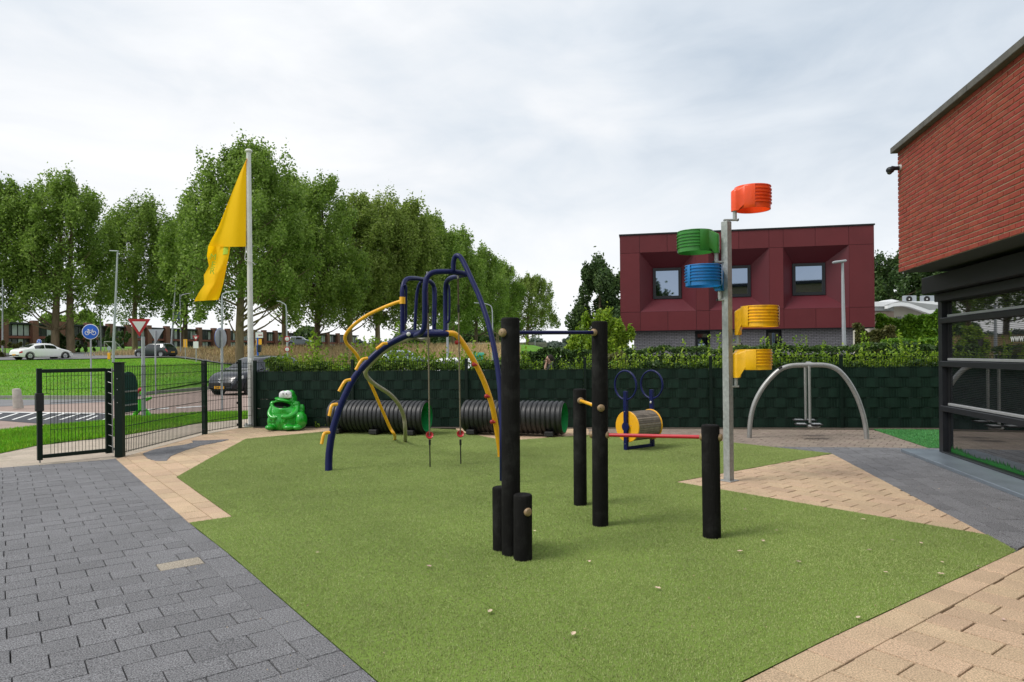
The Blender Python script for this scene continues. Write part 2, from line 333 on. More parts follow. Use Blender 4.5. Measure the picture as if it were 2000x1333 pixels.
m_turfbl = leafmat('turf_blade', (.070, .125, .018), (.140, .212, .040), (.215, .285, .075), .25, .9, .5)
m_turfbl2 = leafmat('turf_blade_bright', (.02, .12, .02), (.045, .24, .04), (.08, .33, .07), .25, .9, .5)
m_fallen = M('fallen_leaf', (.55, .42, .31), .8, .25, 30, obr=.4, hue=.03)
# ------------------------------------------------------------------ ground, roads, paving, turf
def axis(a):
    return Vector((math.cos(a), math.sin(a), 0)), Vector((-math.sin(a), math.cos(a), 0))
ys = np.concatenate([np.arange(-14, 20, 2.), np.arange(20, 100, 1.5), np.arange(100, 220, 8), np.arange(220, 901, 60)])
xs = np.concatenate([np.arange(-900, -160, 80), np.arange(-160, -60, 5), np.arange(-60, 40, 1.5), np.arange(40, 120, 6), np.arange(120, 901, 80)])
gb = MB()
def gz(x, y): return T(x, y)-.06
gb.add([(x, y, gz(x, y)) for x in xs for y in ys], [(i*len(ys)+j, (i+1)*len(ys)+j, (i+1)*len(ys)+j+1, i*len(ys)+j+1) for i in range(len(xs)-1) for j in range(len(ys)-1)])
gb.build('ground', m_ground, kind='structure')
def sheet(name, pts, z, mat, kind='structure', px=True, parent=None, th=0):
    q = [Vector(G(*p)) if px else Vector((p[0], p[1], 0)) for p in pts]
    b = MB()
    for p in q: p.z = z
    tri = geometry.tessellate_polygon([q])
    fs = []
    for t in tri:
        a, c, d = [q[i] for i in t]
        fs.append(tuple(t) if (c-a).cross(d-a).z > 0 else tuple(reversed(t)))
    b.add(q, fs)
    if th:
        n = len(q); k = len(b.v); b.v += [(p.x, p.y, z-th) for p in q]; b.f += [(i, (i+1) % n, k+(i+1) % n, k+i) for i in range(n)]; b.m += [0]*n
    return b.build(name, mat, parent, kind=kind, smooth=0)
def clip(poly, c):
    """keep the part of poly (any simple outline) inside the convex ccw outline c"""
    out = poly
    for i in range(len(c)):
        a, b = c[i], c[(i+1) % len(c)]; ex, ey = b[0]-a[0], b[1]-a[1]; inp = out; out = []
        if not inp: return []
        def sd(p): return ex*(p[1]-a[1])-ey*(p[0]-a[0])
        for j in range(len(inp)):
            p, q = inp[j], inp[(j+1) % len(inp)]; sp, sq = sd(p), sd(q)
            if sp >= 0: out.append(p)
            if (sp > 0 and sq < 0) or (sp < 0 and sq > 0):
                t = sp/(sp-sq); out.append((p[0]+(q[0]-p[0])*t, p[1]+(q[1]-p[1])*t))
    return out
def parea(p): return .5*sum(p[i][0]*p[(i+1) % len(p)][1]-p[(i+1) % len(p)][0]*p[i][1] for i in range(len(p)))
def pave(name, pts, ang, L, W, mat, jmat=None, gap=.0048, top=0., bond=.5, th=.045, maxp=300, org=None, px=True, seed=1, wob=.0016, piece='paver'):
    rnd = random.Random(seed)
    reg = [tuple(G(*p)[:2]) if px else tuple(p) for p in pts]
    if parea(reg) < 0: reg.reverse()
    base = sheet(name, reg, top-.020, jmat or m_joint, px=False)
    base.location = (0, 0, 0)
    ux, uy = math.cos(ang), math.sin(ang); org = org or reg[0]
    loc = [((p[0]-org[0])*ux+(p[1]-org[1])*uy, -(p[0]-org[0])*uy+(p[1]-org[1])*ux) for p in reg]
    u0, u1 = min(p[0] for p in loc), max(p[0] for p in loc); v0, v1 = min(p[1] for p in loc), max(p[1] for p in loc)
    full = (L-gap)*(W-gap); items = []
    for r in range(math.floor(v0/W)-1, math.ceil(v1/W)+1):
        off = (r % 2)*bond*L+rnd.uniform(-.012, .012)
        for c in range(math.floor(u0/L)-2, math.ceil(u1/L)+2):
            a, b = c*L+off, r*W
            ggx = gap*rnd.uniform(.5, 1.6)
            rect = [(a+ggx/2, b+gap/2), (a+L-ggx/2, b+gap/2), (a+L-ggx/2, b+W-gap/2), (a+ggx/2, b+W-gap/2)]
            q = clip(loc, rect)
            if len(q) < 3: continue
            ar = parea(q)
            if ar < .0012: continue
            cx = sum(p[0] for p in q)/len(q); cy = sum(p[1] for p in q)/len(q)
            wx, wy = org[0]+cx*ux-cy*uy, org[1]+cx*uy+cy*ux
            items.append((ar/(wx*wx+wy*wy+.5), q, (cx, cy), (wx, wy)))
    def mesh(q, cen, b, dz, tx, ty, o=(0, 0)):
        n = len(q); bev = .004; vs = []
        for k, (ins, z) in enumerate(((0, -th), (0, -bev), (bev, 0))):
            for p in q:
                dx, dy = p[0]-cen[0], p[1]-cen[1]; l = math.hypot(dx, dy) or 1; f = max(.3, (l-ins)/l)
                lx, ly = dx*f, dy*f
                vs.append((o[0]+lx*ux-ly*uy, o[1]+lx*uy+ly*ux, top+z+dz+lx*tx+ly*ty))
        fs = [tuple(range(2*n, 3*n))]
        for k in (0, 1): fs += [(k*n+i, k*n+(i+1) % n, (k+1)*n+(i+1) % n, (k+1)*n+i) for i in range(n)]
        b.add(vs, fs)
    items.sort(key=lambda t: -t[0]); rest = MB(); outp = []
    shared = []
    for k in range(6):
        b = MB(); g1 = gap*rnd.uniform(.6, 1.5)/2
        mesh([(-L/2+g1, -W/2+gap/2), (L/2-g1, -W/2+gap/2), (L/2-g1, W/2-gap/2), (-L/2+g1, W/2-gap/2)], (0, 0), b, rnd.uniform(-wob, wob), rnd.uniform(-.006, .006), rnd.uniform(-.006, .006))
        me = bpy.data.meshes.new(piece); me.from_pydata(b.v, [], b.f); me.materials.append(mat); shared.append(me)
    for i, (sz, q, cen, wpt) in enumerate(items):
        whole = len(q) == 4 and abs(parea(q)-full) < full*.05
        if i < maxp:
            if whole: me = rnd.choice(shared)
            else:
                b = MB(); mesh(q, cen, b, rnd.uniform(-wob, wob), 0, 0); me = bpy.data.meshes.new(piece); me.from_pydata(b.v, [], b.f); me.materials.append(mat)
            o = bpy.data.objects.new(piece, me); o.location = (wpt[0], wpt[1], 0); o.parent = base; COL.objects.link(o); outp.append(o)
        else: mesh(q, cen, rest, rnd.uniform(-wob, wob), rnd.uniform(-.006, .006), rnd.uniform(-.006, .006), wpt)
    if rest.v: rest.build(piece, mat, base, kind='stuff', smooth=0)
    return base, outp
def gdir(a, b):
    p, q = G(*a), G(*b); return math.atan2(q.y-p.y, q.x-p.x)
a_left = gdir((328.9, 1027.8), (638.8, 1328))
base, outp = pave('dark_paving', [(-500, 957), (0, 914), (196, 899.5), (329, 1027.5), (639, 1328), (790, 1474), (-1500, 1474)], a_left+math.pi/2, .30, .195, m_pdark, seed=3, org=tuple(G(639, 1328)[:2]))
odd = G(360, 1110); ob = min([o for o in outp if o.data.users > 1], key=lambda o: (o.location-odd).length)
ob.data = ob.data.copy(); ob.data.materials.clear(); ob.data.materials.append(paver('worn_paver', (.36, .31, .25), .05, .01, .6)); tag(ob, 'one sandy pale paver among the dark ones')
pave('dark_paving_edge', [(196, 899.5), (226, 896.5), (299, 960), (370, 1022), (450, 1085), (738, 1333), (905, 1475), (790, 1474), (639, 1328), (329, 1027.5)], a_left, .27, .6, m_pdark, seed=4, bond=.3, org=tuple((G(639, 1328)+Vector((-math.sin(a_left), math.cos(a_left), 0))*-.01)[:2]))
TURF = [(345, 932.5), (382, 959), (454, 1010), (370, 1022), (450, 1085), (738, 1333), (905, 1475), (1005, 1570), (1155, 1475), (1448, 1333), (1600, 1257), (1985, 1077), (1930, 1046), (1319, 942), (1625, 886.5), (1545, 878), (1433, 865.5), (1330, 853), (1200, 847), (1117, 852.5), (1012, 860), (966, 857.5), (900, 845), (890, 840), (845, 838), (700, 838), (658, 842), (633, 844), (480, 858), (408, 897)]
a_strip = gdir((242, 891), (406, 1007))
pave('beige_paving', [(226, 896.5), (299, 960), (370, 1022), (454, 1010), (382, 959), (345, 932.5), (408, 897), (480, 858), (633, 844), (658, 842), (700, 838), (700, 835.3), (500, 834.5), (468, 836.5), (400, 848.5), (240, 893)], a_strip, .30, .26, m_pbeige, m_jointb, seed=5, gap=.008, bond=.35, org=tuple(G(242, 891)[:2]))
pave('paving_inlay', [(279, 887), (296, 880), (321.6, 875), (360, 869.6), (377.6, 865.6), (375, 861.6), (408, 860.8), (448, 859), (430, 864), (392, 871), (352, 884), (333, 892), (325, 901), (304, 901), (288, 896)], a_strip+.5, .21, .105, m_pdark, seed=6, gap=.004, top=.008, th=.012)
a_tri = gdir((1319, 942), (1930, 1046))
pave('beige_triangle_paving', [(1319, 942), (1930, 1046), (1625, 886.5)], a_tri, .30, .20, m_pbeige, m_jointb, seed=8, gap=.008)
a_wall = math.atan2(1, .199)
pave('grey_walkway', [(1625, 886.5), (1930, 1046), (1988, 1072), (2075, 1030), (2075, 993), (1990, 963), (1777, 887), (1843, 887), (1837, 875.5), (1500, 873), (1545, 878), (1615, 885)], a_wall, .30, .20, m_pdark, seed=9, gap=.009)
pave('beige_paving', [(890, 837), (1150, 837.5), (1150, 850), (1117, 852.5), (1012, 860), (966, 857.5), (900, 845)], R(100), .30, .20, m_pbeige, m_jointb, seed=10)
pave('weathered_paving', [(1150, 837.5), (1706, 839.8), (1812, 875.3), (1500, 873), (1545, 878), (1433, 865.5), (1330, 853), (1200, 847), (1150, 850)], R(-35), .21, .21, m_pback, m_jointb, seed=11, maxp=250)
a_b2 = gdir((1580, 1333), (2000, 1106))
pave('beige_paving_edge', [(1160, 1470), (1448, 1333), (1600, 1257), (1985, 1077), (2110, 1015), (2110, 1047), (2000, 1106), (1580, 1333), (1330, 1468)], a_b2, .31, .6, m_pbeige, m_jointb, seed=12, bond=.5, org=tuple((G(1580, 1333)+Vector((-math.sin(a_b2), math.cos(a_b2), 0))*-.01)[:2]), gap=.009)
pave('beige_paving', [(1330, 1470), (1578, 1336), (2000, 1108), (2110, 1049), (2900, 1150), (2600, 1600)], a_b2+math.pi/2, .40, .20, m_pbeige, m_jointb, seed=13, gap=.010, org=tuple(G(1580, 1333)[:2]))
pave('grey_walkway', [(2075, 1030), (2075, 993), (2600, 1185), (4200, 1780), (4200, 1650), (2900, 1150), (2110, 1049), (2110, 1015)], a_wall, .30, .20, m_pdark, seed=21, gap=.009, top=-.004)
# pavement outside the fence
pave('pale_pavement', [(-500, 955), (0, 912.5), (226, 895), (240, 891.5), (400, 847), (468, 835), (485, 832), (485, 817.6), (390, 826.6), (242, 849.5), (71, 870), (0, 885), (-500, 940)], gdir((0, 905), (226, 880)), .30, .30, m_ppale, m_jointb, seed=14, top=-.012, gap=.004)
# fallen sand where the fence meets the paving is left to the paver dirt
def gn_blades(o, dens, h, r, mat, seed=0, tilt=.5, var=.4):
    ng = bpy.data.node_groups.new('blades', 'GeometryNodeTree')
    ng.interface.new_socket('Geometry', in_out='INPUT', socket_type='NodeSocketGeometry'); ng.interface.new_socket('Geometry', in_out='OUTPUT', socket_type='NodeSocketGeometry')
    gi = N(ng, 'NodeGroupInput'); go = N(ng, 'NodeGroupOutput')
    d = N(ng, 'GeometryNodeDistributePointsOnFaces'); d.inputs['Density'].default_value = dens; d.inputs['Seed'].default_value = seed
    LK(ng, gi.outputs[0], d.inputs['Mesh'])
    cone = N(ng, 'GeometryNodeMeshCone', fill_type='NONE'); cone.inputs['Vertices'].default_value = 3; cone.inputs['Radius Top'].default_value = r*.12; cone.inputs['Radius Bottom'].default_value = r; cone.inputs['Depth'].default_value = h
    cone.inputs['Side Segments'].default_value = 1
    sm = N(ng, 'GeometryNodeSetMaterial'); sm.inputs['Material'].default_value = mat; LK(ng, cone.outputs['Mesh'], sm.inputs['Geometry'])
    ip = N(ng, 'GeometryNodeInstanceOnPoints'); LK(ng, d.outputs['Points'], ip.inputs['Points']); LK(ng, sm.outputs[0], ip.inputs['Instance'])
    rv = N(ng, 'FunctionNodeRandomValue', data_type='FLOAT_VECTOR'); rv.inputs['Min'].default_value = (-tilt, -tilt, 0); rv.inputs['Max'].default_value = (tilt, tilt, 6.28)
    LK(ng, rv.outputs[0], ip.inputs['Rotation'])
    rs = N(ng, 'FunctionNodeRandomValue', data_type='FLOAT'); rs.inputs['Min'].default_value = 1-var; rs.inputs['Max'].default_value = 1+var; rs.inputs['Seed'].default_value = 5
    for s_ in rs.inputs:
        if s_.type == 'VALUE' and s_.name == 'Min': s_.default_value = 1-var
        if s_.type == 'VALUE' and s_.name == 'Max': s_.default_value = 1+var
    fo = [x for x in rs.outputs if x.type == 'VALUE' and x.enabled][0]
    LK(ng, fo, ip.inputs['Scale'])
    jn = N(ng, 'GeometryNodeJoinGeometry'); LK(ng, ip.outputs[0], jn.inputs[0]); LK(ng, gi.outputs[0], jn.inputs[0]); LK(ng, jn.outputs[0], go.inputs[0])
    md = o.modifiers.new('blades', 'NODES'); md.node_group = ng
m_turfb = M('turf_blade_m', (.295, .355, .118), .6, .24, .6, obr=.2, hue=.012, spec=.4, dirt=.5, dcol=(.19, .235, .07), dscale=.9)
m_turfb2 = M('turf_blade_bright_m', (.075, .28, .075), .55, .25, .8, obr=.4, hue=.02, spec=.3)
m_lawnb = M('lawn_blade_m', (.17, .39, .016), .6, .3, .7, obr=.4, hue=.025, spec=.2, dirt=.7, dcol=(.34, .34, .12), dscale=.28)
m_dryb2 = M('dry_blade_m', (.44, .34, .18), .8, .3, .4, obr=.4, hue=.02, spec=.1)
turf = sheet('artificial_turf', TURF, .004, m_turfbase)
gn_blades(turf, 14000, .0085, .0021, m_turfb, 1, .65)
turf2 = sheet('artificial_turf', [(1706, 839.8), (1900, 841), (1900, 877), (1837, 876), (1812, 875.3)], .004, m_turf2base)
gn_blades(turf2, 4000, .022, .004, m_turfb2, 2, .5)
strip = sheet('grass_verge', [(-500, 940), (0, 885), (71, 870), (242, 849.5), (390, 826.6), (485, 817.6), (560, 811), (560, 801), (485, 805), (390, 807), (242, 815), (209, 823), (71, 834), (0, 842), (-500, 880)], -.006, m_ground)
gn_blades(strip, 2200, .06, .0055, m_lawnb, 3, .5)
road = sheet('road', [(-500, 882), (0, 842), (71, 834), (209, 823), (242, 815), (390, 807), (485, 805), (700, 797), (760, 737), (500, 739), (485, 753), (390, 762), (300, 770), (250, 776), (209, 779), (0, 779), (-500, 783)], -.03, m_brickroad)
sheet('cycle_path', [(-500, 806), (0, 793), (120, 788), (209, 784), (246, 777), (209, 779.2), (0, 779.2), (-500, 783.2)], -.024, m_asph)
sheet('hatched_road_area', [(-300, 822), (0, 803.5), (209, 806), (216, 811), (209, 822), (120, 829), (0, 820), (-300, 845)], -.024, m_hatch)
for k in range(9):
    x = -40+k*31
    sheet('painted_stripe', [(x, 818.5), (x+5, 818.7), (x+46, 806), (x+41, 805.8)] if x < 150 else [(x-10, 819), (x-5, 819), (x+16, 811), (x+11, 811)], -.019, m_white)
sheet('painted_stripe', [(-300, 820.5), (0, 803.2), (0, 804.6), (-300, 822.5)], -.019, m_white)
sheet('painted_stripe', [(0, 803.2), (209, 805.7), (209, 807.2), (0, 804.6)], -.019, m_white)
sheet('painted_stripe', [(262, 800), (330, 795.5), (330, 797), (262, 801.6)], -.019, m_white)
sheet('painted_stripe', [(345, 795), (400, 791.5), (400, 793), (345, 796.6)], -.019, m_white)
# kerb along the lawn
kb = MB(); kp = crom([G(x, y) for x, y in ((-500, 781), (0, 778), (209, 778), (250, 775), (300, 769), (390, 761), (485, 752), (560, 746))], 6)
for a, b in zip(kp[:-1], kp[1:]):
    d = (b-a); nrm = Vector((-d.y, d.x, 0)).normalized(); kb.box((a+b)/2+Vector((0, 0, .02)), (d.length*.985, .14, .16), (d.normalized(), nrm, Vector((0, 0, 1))))
kb.build('kerb', m_kerb, kind='structure', smooth=0)
def drape(name, poly, mat, off=.05, nx=40, ny=10):
    """poly: near edge list and far edge list of (X, Y)"""
    near, far = poly; b = MB()
    def fn(i, j):
        k = i*(len(near)-1); a = min(int(k), len(near)-2); f = k-a
        p = [near[a][c]*(1-f)+near[a+1][c]*f for c in (0, 1)]; q = [far[a][c]*(1-f)+far[a+1][c]*f for c in (0, 1)]
        x, y = p[0]*(1-j)+q[0]*j, p[1]*(1-j)+q[1]*j
        return (x, y, T(x, y)-.06+off)
    b.grid(fn, nx, ny); return b.build(name, mat, kind='structure', smooth=80)
drape('roundabout_road', ([(-130, 60), (-60, 60.5), (-45, 61), (-36, 64), (-28, 70)], [(-130, 82), (-60, 82), (-50, 82), (-42, 82), (-36, 80)]), m_asph, .09)
drape('parking_area', ([(-4.5, 17.2), (6, 16.5), (30, 16.2)], [(-12, 62), (10, 64), (60, 64)]), m_asph, .075, 30, 40)
drape('embankment_road', ([(-48, 96), (0, 98), (40, 100)], [(-52, 104), (0, 106), (40, 108)]), m_asph, .12)
# dry grass bank and lawn tufts
bk = MB()
def bfn(i, j):
    y = 70+j*17; x = -44+i*(44+.012*y)
    return (x, y, T(x, y)-.02)
bk.grid(bfn, 40, 10); bank = bk.build('dry_grass_bank', m_dry, kind='stuff', smooth=80, label='tan dry grass covering the bank below the poplars', cat='grass')
gn_blades(bank, 22, .5, .028, m_dryb2, 4, .5)
def lfn(i, j):
    y = 26.9+j*33; x1 = -15.9-(max(y, 36)-36)*.46; x = -44+(x1+44)*i
    return (x, y, T(x, y)-.055)
bk = MB(); bk.grid(lfn, 30, 40)
lawn = bk.build('lawn', m_ground, kind='stuff', smooth=80, label='mown green lawn rising to the roundabout', cat='grass')
gn_blades(lawn, 60, .07, .014, m_lawnb, 6, .5)
# ------------------------------------------------------------------ boundary fence with woven strips
FA, FB = P(500, 800, 14.95), P(1835, 800, 13.39); FA.z = 0; FB.z = 0
fd = (FB-FA); flen = fd.length; fd.normalize(); fn_ = Vector((fd.y, -fd.x, 0)); UP = Vector((0, 0, 1))   # fn_ looks to the camera
fence = empty('screen_fence', FA, 'dark green mesh fence woven with screening strips along the back of the turf', 'fence')
def along(px):
    lo, hi = -1., flen+6
    for _ in range(40):
        m = (lo+hi)/2; p = FA+fd*m; u = (p.x/p.y)
        if 1000+F*u < px: lo = m
        else: hi = m
    return lo
posts = [0.0]+[along(x) for x in (689, 911, 1142, 1387, 1641)]
posts += [posts[-1]+2.45, posts[-1]+4.9]
def wire_panel(b, a, d, L, z0, z1, sp, r, hz, dn):
    n = int(L/sp)
    for k in range(n+1):
        p = a+d*(sp*.5+k*sp)
        if sp*.5+k*sp > L: break
        b.box(p+UP*((z0+z1)/2), (r*2, r*2, z1-z0), (d, dn, UP))
    for z in hz:
        for s in (-1, 1): b.box(a+d*(L/2)+UP*z+dn*(s*r*2), (L, r*2, r*2.4), (d, dn, UP))
for i, (s0, s1) in enumerate(zip(posts[:-1], posts[1:])):
    a = FA+fd*s0; L = s1-s0
    pb = MB(); pb.box(a+fn_*.03+UP*.72, (.06, .06, 1.46), (fd, fn_, UP), bev=.004); po = pb.build('post', m_fence, fence, smooth=0)
    c = MB(); c.box(a+fn_*.03+UP*1.455, (.066, .066, .02), (fd, fn_, UP), bev=.004); c.build('cap', m_black, po, smooth=0)
    wb = MB(); wire_panel(wb, a, fd, L, .03, 1.425, .05, .003, [.02+.2*k for k in range(8)], fn_); wb.build('mesh_panel', m_fence, fence, smooth=0)
    for r_ in range(6):
        sb = MB(); per, half = .40, .20; z0, z1 = .012+r_*.2, .012+r_*.2+.199; ph = (r_ % 2)*.2+random.uniform(-.02, .02)
        n = int(L/.05)
        pts = []
        for k in range(n+1):
            s = min(k*.05, L); q = ((s+ph) % per)/per
            front = .5-.5*math.cos(2*math.pi*q); o = (-.0052+.0104*smooth(.3, .62, front))
            pts.append((s, o))
        for (sa, oa), (sb_, ob_) in zip(pts[:-1], pts[1:]):
            p, q = a+fd*sa+fn_*oa, a+fd*sb_+fn_*ob_; sag = random.uniform(-.003, .003)
            sb.add([p+UP*z0, q+UP*z0, q+UP*(z1+sag), p+UP*(z1+sag)], [(0, 1, 2, 3)])
        so_ = sb.build('screen_strip', m_strip, fence, smooth=60)
        if r_ < 6:
            eb = MB()  # short paler slivers along the top edge of each strip
            k = 0
            while k < len(pts)-1:
                if .35 < pts[k][0] < L-.1 and pts[k][1] > .004 and random.random() < .6:
                    s = pts[k][0]; eb.box(a+fd*(s+.02)+fn_*.0075+UP*(z1+.0015), (.07, .003, .0035), (fd, fn_, UP)); k += 2
                k += 1
            if eb.v: eb.build('pale_edge', m_stripedge, so_, smooth=0, kind='stuff')
pb = MB(); e_ = FA+fd*posts[-1]; pb.box(e_+fn_*.03+UP*.72, (.06, .06, 1.46), (fd, fn_, UP), bev=.004); pb.build('post', m_fence, fence, smooth=0)
# soil strip with weeds below the fence
sb = MB(); sb.grid(lambda i, j: FA+fd*(i*flen*1.05)+fn_*(-.06+.22*j)+UP*(.004+.012*math.sin(math.pi*j)), 60, 4)
sb.build('soil', M('soil', (.075, .058, .042), .95, .35, 14, .7, 60), kind='structure', smooth=80)
# ------------------------------------------------------------------ side mesh fence
gp = G(231, 893.5); fpts = [gp, G(400, 848.5), G(469, 836.5), FA-fd*.05]
fence2 = empty('mesh_fence', gp, 'open dark green mesh fence between the gate and the flagpole', 'fence')
for a, b in zip(fpts[:-1], fpts[1:]):
    a = Vector(a); b = Vector(b); d = (b-a); L = d.length; d.normalize(); n = Vector((d.y, -d.x, 0))
    if a is not fpts[0] and (a-gp).length > .5:
        pb = MB(); pb.box(a+UP*.73, (.075, .075, 1.50), (d, n, UP), bev=.005); po = pb.build('post', m_fence, fence2, smooth=0)
        for z in (.08, .55, 1.0, 1.42): k = MB(); k.box(a-d*.05+UP*z+n*.02, (.05, .05, .05), (d, n, UP), bev=.005); k.build('clamp', m_black, po, smooth=0)
    wb = MB(); wire_panel(wb, a+d*.06, d, L-.10, .04, 1.43, .05, .0033, [.06, .26, .46, .66, .86, 1.06, 1.26, 1.40], n); wb.build('mesh_panel', m_fence, fence2, smooth=0)
# ------------------------------------------------------------------ gate and gate post
ga = G(213, 890.5); gb_ = G(78, 904.5); gd = (gb_-ga).normalized(); gn = Vector((gd.y, -gd.x, 0)); GL = (gb_-ga).length
gate = empty('gate', ga, 'dark green mesh gate standing open between two uprights', 'gate')
fb = MB(); gt = 1.36
fb.box(gb_+UP*.72, (.065, .055, 1.36), (gd, gn, UP), bev=.005); fb.box(ga+UP*.71, (.09, .055, 1.34), (gd, gn, UP), bev=.005)
for z in (.09, gt): fb.box(ga+gd*(GL/2)+UP*z, (GL-.08, .05, .055), (gd, gn, UP), bev=.005)
fb.build('gate_frame', m_fence, gate, smooth=0)
wb = MB()
n = 17
for k in range(n):
    s = .07+(GL-.14)*(k+.5)/n; z0 = .11; z1 = gt-.02
    if k >= n-2:
        wb.cyl(ga+gd*s+UP*1.02, ga+gd*s+UP*z1, .0035, n=5)
        if k == n-2: wb.cyl(ga+gd*s+UP*z0, ga+gd*s+UP*z1, .0035, n=5)
    else: wb.cyl(ga+gd*s+UP*z0, ga+gd*s+UP*z1, .0035, n=5)
for z in (.28, .48, .68, .88, 1.08, 1.28):
    e_ = GL-.05 if z > 1.0 else GL-.14
    wb.cyl(ga+gd*.05+UP*z, ga+gd*e_+UP*z, .0035, n=5)
wb.cyl(ga+gd*(GL-.14)+UP*1.02, ga+gd*(GL-.03)+UP*1.02, .0035, n=5)
wb.build('mesh_infill', m_fence, gate, smooth=0)
lb = MB(); lb.box(gb_+UP*.90, (.10, .085, .27), (gd, gn, UP), bev=.008); lk = lb.build('lock_case', m_black, gate, smooth=0)
lb = MB(); lb.box(gb_-gd*.06+UP*.66, (.03, .02, .03), (gd, gn, UP), bev=.004); lb.build('strike', m_steel, gate); lb = MB(); lb.cyl(gb_+UP*.06, gb_+UP*.0, .012, n=8); lb.build('drop_bolt', m_steel, gate)
for z in (.10, 1.345):
    hb = MB(); hb.cyl(ga-gd*.12+UP*z, ga+gd*.10+UP*z, .012, n=8); hb.box(ga-gd*.06+UP*z, (.05, .07, .04), (gd, gn, UP), bev=.005); hb.build('hinge', m_steel, gate)
post = empty('gate_post', gp, 'thick dark green square gate post with bolted side holes', 'post')
pd = Vector((.35, .94, 0)).normalized(); pn = Vector((pd.y, -pd.x, 0))
fw = (Vector(fpts[1])-gp).normalized(); fwn = Vector((fw.y, -fw.x, 0))
c0 = gp+Vector((0, .05, 0)); b = MB(); b.box(c0+UP*.735, (.115, .115, 1.47), (Vector((1, .15, 0)), Vector((-.15, 1, 0)), UP), bev=.006); b.build('shaft', m_fence, post, smooth=0)
b = MB(); b.box(c0+UP*1.475, (.15, .15, .012), (Vector((1, .15, 0)), Vector((-.15, 1, 0)), UP), bev=.004); b.build('cap_plate', m_black, post, smooth=0)
for z in (1.22, 1.05, .85): b = MB(); b.sph(c0+Vector((0, -.06, z)), .007, 8, 5); b.build('bolt', m_steel, post)
rod = MB(); q = c0+Vector((-.10, -.02, 0)); rod.cyl(q+UP*.06, q+UP*1.40, .010, n=8)
for k in range(8): rod.cyl(q+UP*(.16+k*.165), q+Vector((-.075, .02, .02))+UP*(.16+k*.165), .005, n=6)
rod.build('guide_rod', m_steel, post)
# arched board hung behind the mesh
bp = Vector(gp)+fw*.50-fwn*.10; 
out = []
Wd, z0, z1 = .26, .66, 1.32
for k in range(13):
    th = math.pi*k/12; out.append(bp+fw*(Wd*math.cos(th))+UP*(z1-.20+.20*math.sin(th)))
out += [bp-fw*Wd+UP*z0, bp+fw*Wd+UP*z0]
bd = empty('notice_board', bp, 'dark teal board with rounded top hung behind the mesh beside the gate', 'board')
b = MB(); b.prism(out, -fwn*.012); b.build('panel', m_board, bd, smooth=0, fix=True)
for z in (1.00, .78):
    b = MB(); b.box(bp+fwn*.012+UP*z, (.44, .02, .025), (fw, fwn, UP), bev=.003); b.build('rail', m_silver, bd, smooth=0)
# ------------------------------------------------------------------ flagpole and flag
fp = G(491, 833.5); fY = fp.y; ftop = P(487, 296, fY); ftop = Vector((fp.x, fp.y, ftop.z))
fl = empty('flagpole', fp, 'tall white flagpole standing at the corner of the mesh fence', 'flagpole')
b = MB(); b.cyl(fp, ftop, .068, .047, 20); b.build('mast', m_pole, fl)
b = MB(); b.lathe([(.0, .05), (.05, .045), (.075, .02), (.08, 0), (.06, -.025), (0, -.03)], ftop, 18); b.build('finial', m_pole, fl)
b = MB(); b.cyl(fp, fp+UP*.05, .15, .15, 18)
for k in range(6): th = k*math.pi/3; b.cyl(fp+Vector((.12*math.cos(th), .12*math.sin(th), .05)), fp+Vector((.12*math.cos(th), .12*math.sin(th), .085)), .016, n=6)
b.build('base_flange', m_galv, fl)
b = MB(); b.box(fp+Vector((.02, -.066, 1.42)), (.05, .04, .16), bev=.012); b.build('rope_cover', m_pole, fl)
b = MB(); q = P(480, 490, fY-.05); b.tube(crom([P(481.5, 312, fY-.03), P(481, 400, fY-.03), P(480, 485, fY-.03), P(478.5, 507, fY-.05), P(488, 511, fY-.09), P(496, 514, fY-.03)], 5), .008, 6); b.build('halyard', m_pole, fl)
flag = empty('flag', P(480, 482, fY-.04), 'limp yellow flag with faint green letters hanging from the white flagpole', 'flag')
Lx = [(482, 310), (470, 335), (455, 372), (440, 410), (426, 445), (412, 470), (407, 481)]; 
def lerp_poly(pl, t):
    k = t*(len(pl)-1); a = min(int(k), len(pl)-2); f = k-a; return (pl[a][0]*(1-f)+pl[a+1][0]*f, pl[a][1]*(1-f)+pl[a+1][1]*f)
def fmain(i, j):
    l = lerp_poly(Lx, j); r = (481.3-.8*j, 310+172*j); bow = 3*math.sin(math.pi*i)*j
    x, y = l[0]*(1-i)+r[0]*i, l[1]*(1-i)+r[1]*i+bow*.3
    return P(x, y, fY-.04-.10*math.sin(3.1*(1-i)*math.pi*.55)*j+.05*math.sin(7*(1-i)+3*j)*(1-i))
b = MB(); b.grid(fmain, 16, 28); b.build('cloth', m_flag, flag, smooth=180)
Tl = [(407, 480), (404, 500), (408, 520), (398, 538), (399, 556), (388, 572), (379, 589)]; Tr = [(450, 478), (448, 495), (444, 515), (440, 535), (436, 555), (432, 570), (427, 586)]
def ftail(i, j):
    l, r = lerp_poly(Tl, j), lerp_poly(Tr, j); x, y = l[0]*(1-i)+r[0]*i, l[1]*(1-i)+r[1]*i
    return P(x, y, fY+.05+.12*math.sin(i*6.0+j*1.5)*(.4+.6*(1-abs(2*i-1)))+.10*math.sin(i*3.2+j*5))
b = MB(); b.grid(ftail, 18, 24); b.build('cloth_tail', m_flag, flag, smooth=180)
